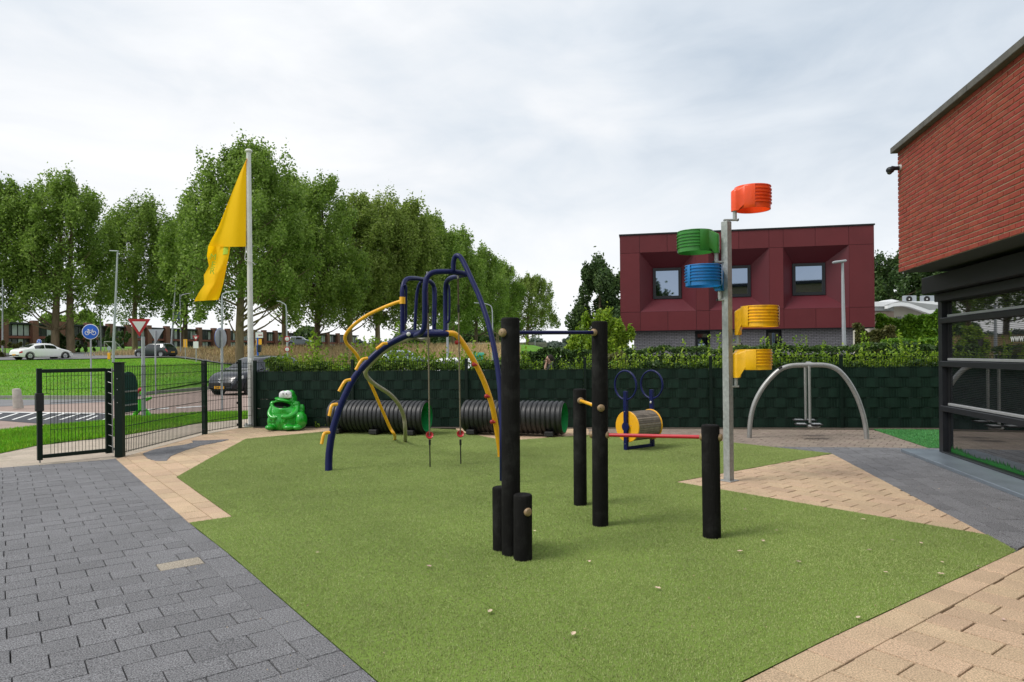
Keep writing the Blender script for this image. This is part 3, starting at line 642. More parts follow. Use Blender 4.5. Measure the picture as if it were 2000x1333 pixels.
def text_mesh(name, body, mat, parent, pos, xax, yax, size, depth=.003, align='LEFT'):
    cu = bpy.data.curves.new(name, 'FONT'); cu.body = body; cu.size = size; cu.extrude = depth; cu.align_x = align; cu.resolution_u = 3
    o = bpy.data.objects.new(name, cu); COL.objects.link(o)
    dg = bpy.context.evaluated_depsgraph_get(); dg.update(); me = bpy.data.meshes.new_from_object(o.evaluated_get(dg)); bpy.data.objects.remove(o)
    me.materials.clear(); me.materials.append(mat)
    xa = Vector(xax).normalized(); ya = Vector(yax).normalized(); za = xa.cross(ya)
    o = bpy.data.objects.new(name, me); COL.objects.link(o)
    if parent is not None: o.parent = parent; 
    pp = Vector(pos)-(origin(parent) if parent is not None else Vector((0, 0, 0)))
    o.matrix_local = Matrix(((xa.x, ya.x, za.x, pp.x), (xa.y, ya.y, za.y, pp.y), (xa.z, ya.z, za.z, pp.z), (0, 0, 0, 1)))
    return o
b = MB(); b.grid(lambda i, j: Vector(ftail(.72+.22*i, .03+.15*j))+Vector((0, -.012, 0)), 6, 5); b.build('print', m_fgreen, flag, smooth=180)
for ch, tt, uu in (('M', .20, .35), ('E', .33, .40), ('R', .44, .45)):
    p_ = Vector(ftail(uu, tt)); text_mesh('letter', ch, m_fgreen, flag, p_+Vector((-.06, -.14, -.07)), (1, 0, -.15), (.15, 0, 1), .19, .004)
# ------------------------------------------------------------------ climbing frame
cf = empty('climbing_frame', G(820, 900), 'blue and yellow tubular climbing frame with arched legs and hanging steps', 'climbing frame')
def pathpx(pts, k=8): return crom([P(*p) for p in pts], k)
foot = G(642, 921)
arch_px = [(642, 921), (642.8, 887.6), (648.4, 849), (659.7, 808.8), (676.5, 768), (696.8, 732), (726, 699.7), (757.6, 673.8), (798, 653.5)]
Yd = np.interp(np.arange(9), [0, 8], [foot.y+.04, 9.45])
arch = crom([P(x, y, Y) for (x, y), Y in zip(arch_px, Yd)], 6)
arch[0].z = -.01
b = MB(); b.tube(arch, [.050-.006*i/len(arch) for i in range(len(arch))], 16); b.build('arch_leg', m_blue, cf)
for (x, y), Y, lab in zip([(640, 846), (655, 791), (681, 743), (714, 701), (750, 670)], (8.75, 8.9, 9.05, 9.2, 9.3), range(5)):
    k = [(x+4, y-1), (x-4, y), (x-8, y+4), (x-12, y+22)] if lab < 2 else ([(x+4, y-1), (x-5, y+1), (x-10, y+6), (x-19, y+22)] if lab < 4 else [(x+6, y+1), (x-2, y+2), (x-8, y+7), (x-15, y+12)])
    p0 = crom([P(a, c, Y-.03-.10*(i/3)) for i, (a, c) in enumerate(k)], 5)
    b = MB(); b.tube(p0, .021, 10); b.build('rung', m_yellow, cf)
# deck ring
dk = MB(); dk.tube([P(797, 655, 9.42), P(820, 654, 9.5), P(874, 653, 9.75)], .045, 14); dk.build('deck_beam', m_blue, cf)
dk = MB(); dk.tube(crom([P(874, 653, 9.75), P(862, 649, 10.2), P(846, 648, 10.55), P(815, 649, 10.4), P(788, 650, 9.85), P(797, 654, 9.44)], 5), .036, 12); dk.build('deck_beam', m_blue, cf)
b = MB(); b.prism([P(804, 662, 9.5), P(822, 667, 9.6), P(840, 662, 10.2), P(820, 658, 10.3)], (0, 0, .03)); b.build('deck_plate', m_olive, cf, fix=True, smooth=0)
b = MB(); b.sph(P(798, 653, 9.39), (.03, .02, .03)); b.build('joint_cap', m_pole, cf)
# yellow arched ladder
ya = [(866, 653, 9.74), (876, 651.5, 9.76), (887, 652.5, 9.8), (897, 661, 9.85), (911, 681, 9.9), (927, 708, 9.97), (945, 745, 10.05), (959, 785, 10.12), (967, 822, 10.18), (973, 858, 10.22), (977, 886, 10.24)]
b = MB(); pth = pathpx(ya, 6); pth[-1].z = -.01; b.tube(pth, .040, 14); b.build('arch_leg', m_yellow, cf, label='yellow arched leg with red knobs')
for (x, y, Y) in ((888, 669, 9.82), (921, 712, 9.92), (946, 774, 10.05), (957, 824, 10.13)):
    a, c = P(x+1, y, Y), P(x+15, y+2, Y); d = (c-a).normalized(); s = d.cross(UP).normalized(); t = d.cross(s)
    b = MB(); b.lathe([(0, -.010), (.020, -.005), (.032, .012), (.034, .026), (.026, .042), (.016, .052), (.015, .075)], a, 14, (s, t, d)); b.build('knob', m_red, cf)
# hand loops
def loop(px, r, name='hand_rail', mat=None):
    b = MB(); b.tube(pathpx(px, 6), r, 12); return b.build(name, mat or m_blue, cf)
loop([(786, 652, 9.7), (786, 600, 9.7), (786, 566, 9.72), (792, 548, 9.8), (806, 544, 9.95), (828, 547, 10.3), (842, 552, 10.5), (848, 566, 10.6), (848, 610, 10.6), (848, 648, 10.6)], .033)
loop([(789, 557, 9.7), (793, 561, 9.72), (793, 585, 9.75), (793, 622, 9.75), (791, 631, 9.73), (786, 635, 9.7)], .017)
loop([(846, 561, 10.6), (851, 566, 10.55), (851, 600, 10.55), (850, 630, 10.55), (847, 636, 10.6)], .017)
loop([(810, 651, 10.35), (812, 605, 10.35), (815, 570, 10.35), (822, 552, 10.3), (835, 549, 10.2)], .024)
loop([(812, 656, 9.2), (823, 650, 9.0), (829, 636, 8.95), (830, 600, 8.93), (830, 566, 8.92), (834, 543, 8.94), (846, 533, 8.97), (870, 531, 9.02), (895, 533, 9.1), (909, 536, 9.15)], .036)
loop([(909, 537, 9.15), (895, 540, 9.35), (878, 545, 9.7), (871, 556, 9.85), (870, 580, 9.9), (870, 620, 9.9), (870, 652, 9.85)], .034)
loop([(873, 556, 9.85), (877, 562, 9.85), (878, 590, 9.85), (877, 625, 9.85), (873, 631, 9.87)], .016)
b = MB(); b.sph(P(909, 536.5, 9.15), .040, 14, 9); b.build('end_cap', m_blue, cf)
fb_ = G(981, 940)
tall = [(885.5, 529, 9.05), (886, 512, 9.04), (890, 501, 9.02), (897, 501, 8.98), (905, 512, 8.94), (921, 546, 8.82), (938, 585, 8.70), (953, 630, 8.55), (965, 680, 8.42), (974, 735, 8.3), (979, 800, 8.18), (981, 870, 8.1), (981, 940, fb_.y)]
pth = pathpx(tall, 6); pth[-1].z = -.01
b = MB(); b.tube(pth, .033, 14); b.build('arch_leg', m_blue, cf, label='tall thin blue arch swinging down behind the black post')
# back pole and spiral
gp_ = [(803, 660, 9.6), (770, 673, 9.9), (735, 700, 10.2), (716, 722, 10.4), (715, 733, 10.5), (723.8, 744, 10.6), (739.6, 756, 10.75), (757.6, 767.5, 10.95), (771, 780, 11.1), (782, 796, 11.25), (789, 816, 11.4), (791.4, 842, 11.5), (791.6, 863, G(791, 863).y)]
pth = pathpx(gp_, 6); pth[-1].z = -.01; b = MB(); b.tube(pth, .034, 12); b.build('back_pole', m_olive, cf)
sp = [(786, 588, 9.68), (770, 593, 9.75), (745, 603, 9.9), (718, 616, 10.05), (695, 632, 10.2), (680, 647, 10.35), (674, 659, 10.45), (677, 671, 10.55), (688, 683, 10.7), (697, 694, 10.8), (703, 707, 10.9), (712, 726, 11.05), (727, 757, 11.3), (746, 800, 11.55), (762, 836, 11.75), (770, 849, 11.8), (771.5, 859, G(771, 859).y)]
pth = pathpx(sp, 6); pth[-1].z = -.01; b = MB(); b.tube(pth, .026, 12); b.build('spiral_pole', m_yellow, cf)
b = MB(); b.cyl(P(786, 580.5, 9.69), P(786, 594, 9.69), .042, n=14); b.build('clamp', m_yellow, cf)
# hanging steps
for (x0, y0, x1, y1, ycup, nm) in ((842, 541, 840, 913, 850, 0), (900, 545, 900, 907, 847, 1)):
    g = G(x1, y1); Y = g.y; tp = P(x0, y0, Y); tp = Vector((tp.x, Y if nm else 8.97, tp.z)); cup = P(x1, ycup, Y)
    if nm: tp.y = 9.12
    def at(z): f = (z-g.z)/(tp.z-g.z); return g+(tp-g)*f
    zz = lambda y: P(x1, y, Y).z
    b = MB(); b.cyl(at(zz(604)), tp, .010, n=8); hl = b.build('hanging_rope', m_ropedk, cf)
    b = MB(); b.cyl(at(zz(614)), at(zz(600)), .016, n=10); b.build('sleeve', m_black, hl)
    b = MB(); b.tube([g, at(zz(869)), at(zz(868.5)), at(zz(858))], [.0085, .0085, .015, .015], 10); b.build('ground_rod', m_black, hl)
    b = MB(); b.cyl(at(zz(852)), at(zz(613)), .0095, n=10); b.build('rope_tail', m_rope, hl)
    d = Vector((.15, -.9, .38)).normalized(); s = d.cross(UP).normalized(); t = s.cross(d); c = at(cup.z)
    b = MB(); b.lathe([(0, .0), (.018, .002), (.034, .022), (.048, .030), (.053, .022), (.050, 0), (.035, -.03), (.018, -.05), (0, -.055)], c, 18, (s, t, d)); b.build('step_cup', m_red, cf)
    b = MB(); b.cyl(tp+UP*.02, tp-UP*.05, .014, n=8); b.build('hook', m_steel, hl)
# ------------------------------------------------------------------ black post gym
gym = empty('tumbling_bars', Vector((.4, 5.6, 0)), 'six black round posts joined by blue, yellow and red bars on the turf', 'climbing bars')
pA = P(998, 1060, 5.25); pA = Vector((pA.x, 5.25, 0)); pR = Vector((P(1021, 1060, 5.12).x, 5.12, 0)); pL = Vector((P(979.5, 1060, 5.38).x, 5.38, 0))
def gpost(x, y, r): q = G(x, y); return Vector(((q.x/q.y)*(q.y+r), q.y+r, 0))
pB, pC, pD = gpost(1172.5, 1031, .07), gpost(1133.5, 990, .067), gpost(1390.5, 1055, .074)
def zat(x, y, p): return P(x, y, p.y).z
def gp_post(p, z, r, lean=(0, 0)):
    b = MB(); top = p+Vector((lean[0], lean[1], z)); b.tube([p-UP*.02, p+UP*.01, top-UP*.014, top-UP*.005, top], [r, r, r, r-.004, r-.014], 28); return b.build('post', m_post, gym)
gp_post(pA, zat(997, 621, pA), .072, (.012, 0)); gp_post(pL, zat(979, 951, pL), .069); gp_post(pR, zat(1021, 965, pR), .070, (.004, 0))
gp_post(pB, zat(1172, 628, pB), .0715, (.012, 0)); gp_post(pC, zat(1133, 760, pC), .067, (.004, 0)); gp_post(pD, zat(1388, 830, pD), .074, (-.004, 0))
def bar(p, q, z0, z1, mat, r, ra, rb_):
    a = p+UP*z0; c = q+UP*z1; d = (c-a).normalized(); b = MB(); b.cyl(a, c, r, n=14); b.build('bar', mat, gym)
    s = d.cross(UP).normalized(); t = s.cross(d)
    for e, dd, rr in ((a, d, ra), (c, -d, rb_)):
        for sg in (1, -1):
            o = e+dd*sg*(rr-.004); ax = (s, t, dd*sg)
            b = MB(); b.lathe([(.033, -.01), (.033, .010), (.027, .019), (.019, .023), (.0, .025)], o, 16, ax); cp = b.build('cap', m_cap, gym)
            b = MB(); b.sph(o+dd*sg*.0235+s*.011, .004, 6, 4); b.build('screw', m_ink, cp)
bar(pA, pB, zat(1014, 650, pA), zat(1155, 650, pB), m_blue, .0165, .072, .072)
bar(pC, pB, zat(1137, 782, pC), zat(1166, 795, pB)-.005, m_yellow, .0165, .067, .0715)
bar(pB, pD, zat(1188, 849.5, pB), zat(1370, 854.5, pD), m_redbar, .0165, .0715, .074)
d = (pR-pA).normalized()
for e, sg, z in ((pR, 1, zat(1030, 997, pR)), (pL, -1, zat(966, 996, pL))):
    o = e+d*sg*.066+UP*z; s = d.cross(UP).normalized()
    b = MB(); b.lathe([(.032, -.02), (.032, .010), (.025, .020), (0, .025)] if sg > 0 else [(.016, -.01), (.016, .006), (0, .008)], o, 16, (s, UP, d*sg)); b.build('cap', m_cap if sg > 0 else m_steel, gym)
# ------------------------------------------------------------------ tunnels
def tunnel(a, bq, r, label):
    a = Vector(a); bq = Vector(bq); d = (bq-a); L = d.length; d.normalize(); s = Vector((-d.y, d.x, 0)); root = empty('crawl_tunnel', Vector((a.x, a.y, 0)), label, 'tunnel', 'corrugated crawl tunnels along the fence')
    prof = []; n = round(L/.093); 
    for k in range(n):
        x0 = k*L/n; w = L/n
        for f, rr in ((.0, r-.022), (.10, r-.022), (.18, r-.006), (.30, r), (.62, r), (.76, r-.006), (.84, r-.022)): prof.append((rr, x0+f*w))
    prof.append((r-.022, L)); prof.append((r-.036, L)); 
    b = MB(); b.lathe(prof, a, 48, (s, UP, d)); b.build('corrugated_pipe', m_tunnel, root, smooth=35)
    b = MB(); b.lathe([(r-.036, L), (r-.038, L*.5), (r-.036, 0), (r-.022, 0)], a, 48, (s, UP, d)); b.build('liner', m_tgreen, root)
    for f in (.10, .50, .88):
        b = MB(); c = a+d*(L*f); c.z = .045; b.box(c+UP*.02, (.16, .62, .09), (d, s, UP), bev=.012); b.build('cradle', m_black, root, smooth=0)
t1 = G(648, 842); r_t = .315
tunnel(P(650, 810, 13.65)*1, P(834, 810, 13.15), r_t, 'black corrugated crawl tunnel behind the blue arch, green inside') if False else None
def tun(xa, Ya, xb, Yb, label):
    a = P(xa, 810, Ya); c = P(xb, 810, Yb); a.z = c.z = r_t+.03; tunnel(a, c, r_t, label)
tun(652, 13.75, 834, 13.2, 'black corrugated crawl tunnel between the frog bin and the ropes, green inside')
tun(910, 13.35, 1103, 12.75, 'black corrugated crawl tunnel behind the tall black post, green at its end')
# ------------------------------------------------------------------ roller with two rings
rl = empty('roller_drum', G(1248, 876), 'wooden slatted roller drum with yellow discs and two blue hoops', 'play roller')
fa, fbk = G(1223, 880), G(1274, 873); ax = (fbk-fa).normalized(); sd_ = Vector((ax.y, -ax.x, 0)); 
ca = Vector((fa.x, fa.y, P(1223, 834, fa.y).z)); rad = .248; LD = (fbk-fa).length
for e, nm in ((fa, 0), (fbk, 1)):
    b = MB(); b.box(e+UP*.47, (.045, .065, .94), (ax, sd_, UP), bev=.005); up_ = b.build('upright', m_blue, rl, smooth=0)
    zr = P(1223, 753, fa.y).z if not nm else P(1274, 751.5, fbk.y).z; rc = Vector((e.x, e.y, zr)); rr = .228
    b = MB(); b.tube([rc+sd_*(rr*math.cos(t))+UP*(rr*math.sin(t)) for t in np.linspace(0, 2*math.pi, 41)[:-1]], .017, 10, closed=True); b.build('hoop', m_blue, rl)
    o = e+ax*(.035 if nm == 0 else -.035); o.z = ca.z
    b = MB(); b.lathe([(0, .012), (rad-.006, .012), (rad, .006), (rad, -.006), (rad-.006, -.012), (0, -.012)], o, 44, (sd_, UP, ax)); b.build('disc', m_yellow, rl)
    b = MB(); b.lathe([(0, -.012), (.07, -.010), (.075, .0), (.07, .012), (0, .012)], Vector((e.x, e.y, ca.z))+ax*(-.012 if nm == 0 else .012), 20, (sd_, UP, ax)); hb_ = b.build('hub', m_blue, rl)
    for q in ((.09, .02), (-.09, -.02)): b = MB(); b.sph(o-ax*.015+sd_*q[0]+UP*q[1], .006, 8, 5); b.build('bolt', m_steel, hb_)
    for z in (ca.z-.27, ca.z+.24): b = MB(); b.sph(Vector((e.x, e.y, z))-ax*.024, .007, 8, 5); b.build('bolt', m_steel, hb_)
b = MB(); b.box((fa+fbk)/2+UP*.03, (LD, .045, .05), (ax, sd_, UP), bev=.004); b.build('foot_rail', m_blue, rl, smooth=0)
b = MB(); b.sph(Vector((fbk.x, fbk.y, P(1271, 786, fbk.y).z))-ax*.025, (.018, .018, .022)); b.build('badge', m_pole, rl)
ns = 40
for k in range(ns):
    th = 2*math.pi*k/ns; c = Vector((fa.x, fa.y, ca.z))+ax*(LD/2)+(sd_*math.cos(th)+UP*math.sin(th))*(rad-.024); nr = sd_*math.cos(th)+UP*math.sin(th); tg = -sd_*math.sin(th)+UP*math.cos(th)
    b = MB(); b.box(c+nr*random.uniform(-.002, .002), (LD-.10, 2*math.pi*(rad-.024)/ns-.003, .02), (ax, tg, nr), bev=.003); b.build('slat', m_ringw, rl, smooth=0)
# ------------------------------------------------------------------ basket tree
bp0 = G(1423.5, 941); bY = bp0.y+.04; kp_ = Vector((P(1423.5, 941, bY).x, bY, 0))
kt = empty('basket_post', kp_, 'galvanised square post with five coloured throwing baskets', 'basket post')
pz = zat(1419, 433, kp_); ra_ = R(38); px_ = Vector((math.cos(ra_), math.sin(ra_), 0)); py_ = Vector((-math.sin(ra_), math.cos(ra_), 0))
b = MB(); b.box(kp_+UP*(pz/2), (.085, .085, pz), (px_, py_, UP), bev=.008); b.build('post', m_galv, kt, smooth=0)
b = MB(); b.box(kp_+UP*.006, (.17, .17, .012), (px_, py_, UP), bev=.003); b.build('foot_plate', m_steel, kt, smooth=0)
def basket(xs, ytop, ybot, ring_dx, col, ysock, ang, label):
    """xs: pixel x of the socket; ytop/ybot: pixel rows of the ring; ang: heading of the ring centre from the socket"""
    s0 = P(xs, ybot, kp_.y); zt = zat(xs, ytop, kp_); zb = zat(xs, ybot, kp_); Rr = .205; H = zt-zb
    dv = Vector((math.cos(ang), math.sin(ang), 0)); sv = Vector((-dv.y, dv.x, 0)); soc = Vector((s0.x, kp_.y-.0, 0)); cen = soc+dv*(Rr+.045)
    zs = zat(xs, ysock, kp_); mat = m_korf[col]
    b = MB()
    def section(frac): return H
    ribs = []
    for k in range(5):
        z0 = zb+H*(.20+.145*k)
        ribs += [(Rr, z0), (Rr+.012, z0+H*.02), (Rr+.013, z0+H*.06), (Rr, z0+H*.085)]
    rib_prof = [(Rr-.012, zb), (Rr, zb), (Rr, zb+H*.15)]+ribs+[(Rr, zt-H*.05), (Rr+.008, zt-H*.03), (Rr+.006, zt), (Rr-.012, zt), (Rr-.012, zb)]
    sm_prof = [(Rr-.012, zb), (Rr+.002, zb), (Rr+.014, zb+H*.12), (Rr+.014, zt-H*.06), (Rr+.006, zt), (Rr-.012, zt), (Rr-.012, zb)]
    gap = R(62); a_ = math.pi
    sm = [(Rr-.012, zb), (Rr+.001, zb), (Rr+.013, zb+H*.12), (Rr+.013, zt-H*.10), (Rr+.006, zt), (Rr-.012, zt), (Rr-.012, zb)]
    segs = [(a_-gap, a_+gap, sm, 18), (a_+gap, a_+gap+R(112), rib_prof, 20), (a_+gap+R(112), a_+gap+R(124), sm, 4), (a_+gap+R(124), a_+2*math.pi-gap, rib_prof, 20)]
    for u0, u1, pr, n_ in segs: b.lathe(pr, Vector((cen.x, cen.y, 0)), n_, (dv, sv, UP), a0=u0, a1=u1)
    rg = b.build('basket', mat, kt, smooth=45, label=label)
    b = MB()     # moulded bracket: a web flaring from the ring into a rounded upright
    O = Vector((cen.x, cen.y, 0)); outl = []
    for k in range(7): a1 = R(-52+20*k/6); outl.append((-(Rr+.010)*math.cos(a1), (Rr+.010)*math.sin(a1), 0.))
    for k in range(9): a1 = R(-90+180*k/8); outl.append((-(Rr+.040)-.042*math.cos(a1), .056*math.sin(a1), 1.))
    for k in range(7): a1 = R(32+20*k/6); outl.append((-(Rr+.010)*math.cos(a1), (Rr+.010)*math.sin(a1), 0.))
    def rowv(zl, f=1.): return [O+dv*(x*f)+sv*(y*f)+UP*zl(p) for x, y, p in outl]
    lo_ = lambda p: zb+H*.20 if p < .5 else zs
    hi_ = lambda p: zt-H*.05 if p < .5 else zt-H*.26
    mid1 = lambda p: zb+H*.30 if p < .5 else zb+H*.02
    hi2 = lambda p: zt-H*.03 if p < .5 else zt-H*.20
    rows = [rowv(lo_), rowv(mid1), rowv(hi_), rowv(hi2, .975)]; nn_ = len(outl); g0 = len(b.v)
    for rw_ in rows: b.v += [tuple(p) for p in rw_]
    for r0 in range(3):
        for k in range(nn_-1): b.f.append((g0+r0*nn_+k, g0+r0*nn_+k+1, g0+(r0+1)*nn_+k+1, g0+(r0+1)*nn_+k)); b.m.append(0)
    inn = [O+dv*(-(Rr-.004)*math.cos(R(-52+104*k/(nn_-1))))+sv*((Rr-.004)*math.sin(R(-52+104*k/(nn_-1))))+UP*(zt-H*.02) for k in range(nn_)]; g1 = len(b.v); b.v += [tuple(p) for p in inn]
    inl = [Vector((p.x, p.y, zb+H*.20)) for p in inn]; g2 = len(b.v); b.v += [tuple(p) for p in inl]
    for k in range(nn_-1):
        b.f.append((g0+3*nn_+k, g0+3*nn_+k+1, g1+k+1, g1+k)); b.f.append((g0+k+1, g0+k, g2+k, g2+k+1)); b.m += [0, 0]
    c0_ = Vector((cen.x, cen.y, 0))+dv*(-(Rr+.045)); 
    b.box(c0_+dv*.012+UP*((zs+zb+H*.4)/2), (.05, .10, zb+H*.4-zs), (dv, sv, UP), bev=.010)
    b.build('bracket', mat, rg, smooth=50)
    b = MB(); b.cyl(c0_+UP*(zs-.10), c0_+UP*(zs+.05), .024, n=12)
    b.box((c0_+kp_)/2+UP*(zs-.105), ((c0_-kp_).length+.06, .045, .02), ((c0_-kp_).normalized(), UP.cross((c0_-kp_).normalized()), UP), bev=.003)
    b.build('socket', m_galv, rg)
    b = MB(); dd_ = (c0_-kp_).normalized(); b.box(c0_+dd_*.035+UP*(zs-.105), (.012, .05, .025), (dd_, UP.cross(dd_), UP)); b.build('plug', m_black, rg, smooth=0)
basket(1435, 364, 409, 0, 'red', 413, R(16), 'red basket at the top of the post')
basket(1399, 449, 491, 0, 'green', 495, R(152), 'green basket facing left below the red one')
basket(1406, 521, 561, 0, 'blue', 569, R(205), 'blue basket facing left under the green one')
basket(1441, 600, 640, 0, 'yellow', 655, R(-28), 'dirty yellow basket facing right')
basket(1437, 683, 723, 0, 'yellow2', 738, R(16), 'clean yellow basket, lowest on the post')
# ------------------------------------------------------------------ pendulum seesaw
f1, f2 = G(1463.5, 855.5), G(1693, 858); 
ss = empty('pendulum_swing', (f1+f2)/2, 'grey steel arch with hanging standing platforms near the back fence', 'swing')
apx = [(1463.5, 856), (1465.5, 822), (1473, 790), (1487, 762), (1504, 740), (1523, 723), (1545, 715), (1580, 713.5), (1612, 714), (1635, 722), (1655, 743), (1672, 772), (1684, 804), (1690.5, 832), (1693, 858)]
pth = []
for i, (x, y) in enumerate(apx): pth.append(P(x, y, f1.y+(f2.y-f1.y)*((x-1463.5)/229.5)))
pth = crom(pth, 5); pth[0].z = pth[-1].z = -.01
b = MB(); b.tube(pth, .042, 16); b.build('arch', m_steel, ss)
cx = P(1579, 713, 12.2); 
b = MB(); b.tube([cx+Vector((-.05, 0, 0)), cx+Vector((-.03, 0, .0)), cx+Vector((.03, 0, 0)), cx+Vector((.05, 0, 0))], [.05, .058, .058, .05], 16)
b.cyl(cx+Vector((.02, -.13, .0)), cx+Vector((.02, .12, .0)), .045, n=16); b.build('pivot', m_steel, ss)
b = MB(); b.cyl(cx+Vector((.02, -.145, 0)), cx+Vector((.02, -.125, 0)), .036, n=14)
for x, y in ((1524, 718.5), (1634, 718.5)): q = P(x, y, 12.12); b.tube([q-Vector((.03, 0, .012)), q+Vector((.03, 0, .012))], .018, 8)
b.build('bumper', m_black, ss)
zb_ = P(1578, 822, 12.1).z
for x, Y in ((1572.5, 12.35), (1580.5, 12.0)):
    tp = P(x, 715, Y); bt = P(x+1.5, 826 if Y < 12.2 else 822, Y); b = MB(); b.cyl(bt, tp, .023, n=12); b.build('hanger', m_steel, ss)
hz_ = [(1555, 822, 12.5), (1578, 821, 12.55)]
def plat(c, dx, dy):
    xa = Vector((1, -.25, 0)).normalized(); ya_ = Vector((.25, 1, 0)).normalized(); b = MB(); b.box(c, (dx, dy, .022), (xa, ya_, UP), bev=.005); pl = b.build('platform', m_black, ss, smooth=0)
    b = MB(); b.box(c+UP*.013, (dx*.74, dy*.70, .006), (xa, ya_, UP)); b.build('tread', m_silver, pl, smooth=0)
plat(P(1578, 829, 11.98)+Vector((-.12, 0, 0)), .19, .25); plat(P(1578, 829, 11.98)+Vector((.13, -.03, 0)), .19, .25)
plat(P(1560, 821, 12.4), .19, .22); plat(P(1582, 821, 12.4), .19, .22)
b = MB(); b.sph(P(1589, 833, 11.97), (.12, .09, .035), 14, 7); b.build('buffer', m_steel, ss)
# ------------------------------------------------------------------ frog bin
fg = G(559, 842); fg.y += .30; fg.x = P(559, 842, fg.y).x
frog = empty('frog_bin', Vector((fg.x, fg.y, 0)), 'bright green plastic frog litter bin with open mouth and white eyes', 'litter bin')
S_ = fg.y/1333.33/10.0            # one zoom pixel (10x) in metres
def FX(zx, zy, dy=0.): 
    """zoom coordinates of the close-up; dy metres towards the camera"""
    x, y = 500+zx/10, 740+zy/10; return P(x, y, fg.y-dy)
def blob(b, zx, zy, rx, ry, rz, dy=0., M_=None): b.sph(FX(zx, zy, dy), (rx*S_, ry, rz*S_), 26, 18, M_)
b = MB()
prof = [(0, 1000), (270, 1000), (320, 985), (352, 940), (364, 850), (356, 760), (335, 680), (310, 635), (250, 610), (0, 600)]
bodyc = FX(600, 1000)
pr = [(r*S_, (1000-z)*S_) for r, z in prof]; b.lathe(pr, Vector((bodyc.x+.01, bodyc.y, 0.0)), 36, (Vector((1, 0, 0)), Vector((0, .82, 0)), UP))
blob(b, 650, 420, 150, .15, 190, -.13); blob(b, 595, 320, 125, .11, 95, -.01); blob(b, 690, 310, 66, .11, 92, -.02); blob(b, 700, 420, 75, .13, 130, -.03)
blob(b, 545, 412, 178, .20, 40, .05, Matrix.Rotation(R(12), 3, 'Y')); blob(b, 620, 545, 215, .16, 130, -.17)
ring = []
for k in range(40):
    t = 2*math.pi*k/40; x = 190*math.cos(t); z = 82*math.sin(t)-(22*math.cos(t) if math.sin(t) > 0 else 0)*1.0; fwd = .19-.16*abs(math.cos(t))**2-.05*math.sin(t)
    ring.append(FX(515+x, 520-z, .04+fwd))
b.tube(ring, .024, 10, closed=True)
for i in range(21):          # throat: overlapping beads from the lower lip down to the belly
    f = i/20; k = (.52+.46*f)*40; p = ring[int(k) % 40].lerp(ring[(int(k)+1) % 40], k % 1); th = math.pi+(.04+.92*f)*math.pi
    q = Vector((bodyc.x+.01, bodyc.y, 0))+Vector((math.cos(th)*310*S_, math.sin(th)*310*S_*.82, (1000-660)*S_))
    for j in range(6): b.sph(p.lerp(q, j/5), .028, 8, 6)
for side, pts in (('l', [(300, 570, .12, .045), (262, 680, .22, .048), (300, 755, .30, .045), (375, 765, .335, .034)]), ('r', [(800, 560, .08, .06), (785, 640, .19, .056), (700, 722, .29, .050), (600, 750, .33, .043), (515, 745, .34, .034)])):
    b.tube(crom([FX(x, z, d) for x, z, d, r in pts], 5), list(np.interp(np.linspace(0, 1, (len(pts)-1)*5+1), np.linspace(0, 1, len(pts)), [p[3] for p in pts])), 14)
    for p in (pts[0], pts[-1]): b.sph(FX(*p[:3]), p[3]*1.05, 12, 8)
    for dz in (32, 64): b.sph(FX(345 if side == 'l' else 550, 770+dz, .328), (.040, .03, .018), 10, 7)
blob(b, 780, 500, 80, .09, 68, .04); blob(b, 325, 500, 50, .08, 70, .02)
blob(b, 880, 810, 110, .18, 165, .16); blob(b, 330, 830, 100, .16, 140, .12); blob(b, 900, 590, 50, .07, 95, -.02)
for zx, w_, d in ((275, 88, .30), (640, 110, .32), (810, 100, .26)): blob(b, zx, 950, w_, .13, 58, d)
blob(b, 450, 870, 75, .08, 120, .265)
fo_ = b.build('body', m_frog, frog, smooth=0)
rm = fo_.modifiers.new('remesh', 'REMESH'); rm.mode = 'VOXEL'; rm.voxel_size = .0095; rm.use_smooth_shade = True
sm_ = fo_.modifiers.new('smooth', 'SMOOTH'); sm_.factor = .6; sm_.iterations = 5
b = MB(); cen_ = FX(515, 520, .06); b.add([cen_]+[p+Vector((0, .012, 0)) for p in ring], [(0, (k+1) % 40+1, k+1) for k in range(40)]); b.build('mouth_opening', m_mouth, frog, smooth=0)
b = MB(); blob(b, 538, 312, 88, .05, 74, .125); blob(b, 618, 308, 80, .05, 78, .125); b.box(FX(574, 347, .135), (238*S_, .06, 74*S_), bev=.02)
ey = b.build('eye', m_frogw, frog, smooth=0); rm = ey.modifiers.new('remesh', 'REMESH'); rm.mode = 'VOXEL'; rm.voxel_size = .007; rm.use_smooth_shade = True; sm_ = ey.modifiers.new('smooth', 'SMOOTH'); sm_.factor = .5; sm_.iterations = 4
for zx, zy in ((529, 297), (591, 297)): b = MB(); b.sph(FX(zx, zy, .178), (.012, .007, .014), 10, 7); b.build('pupil', m_ink, frog)
b = MB(); blob(b, 560, 573, 48, .03, 30, .13); b.build('tongue', m_frog, frog)
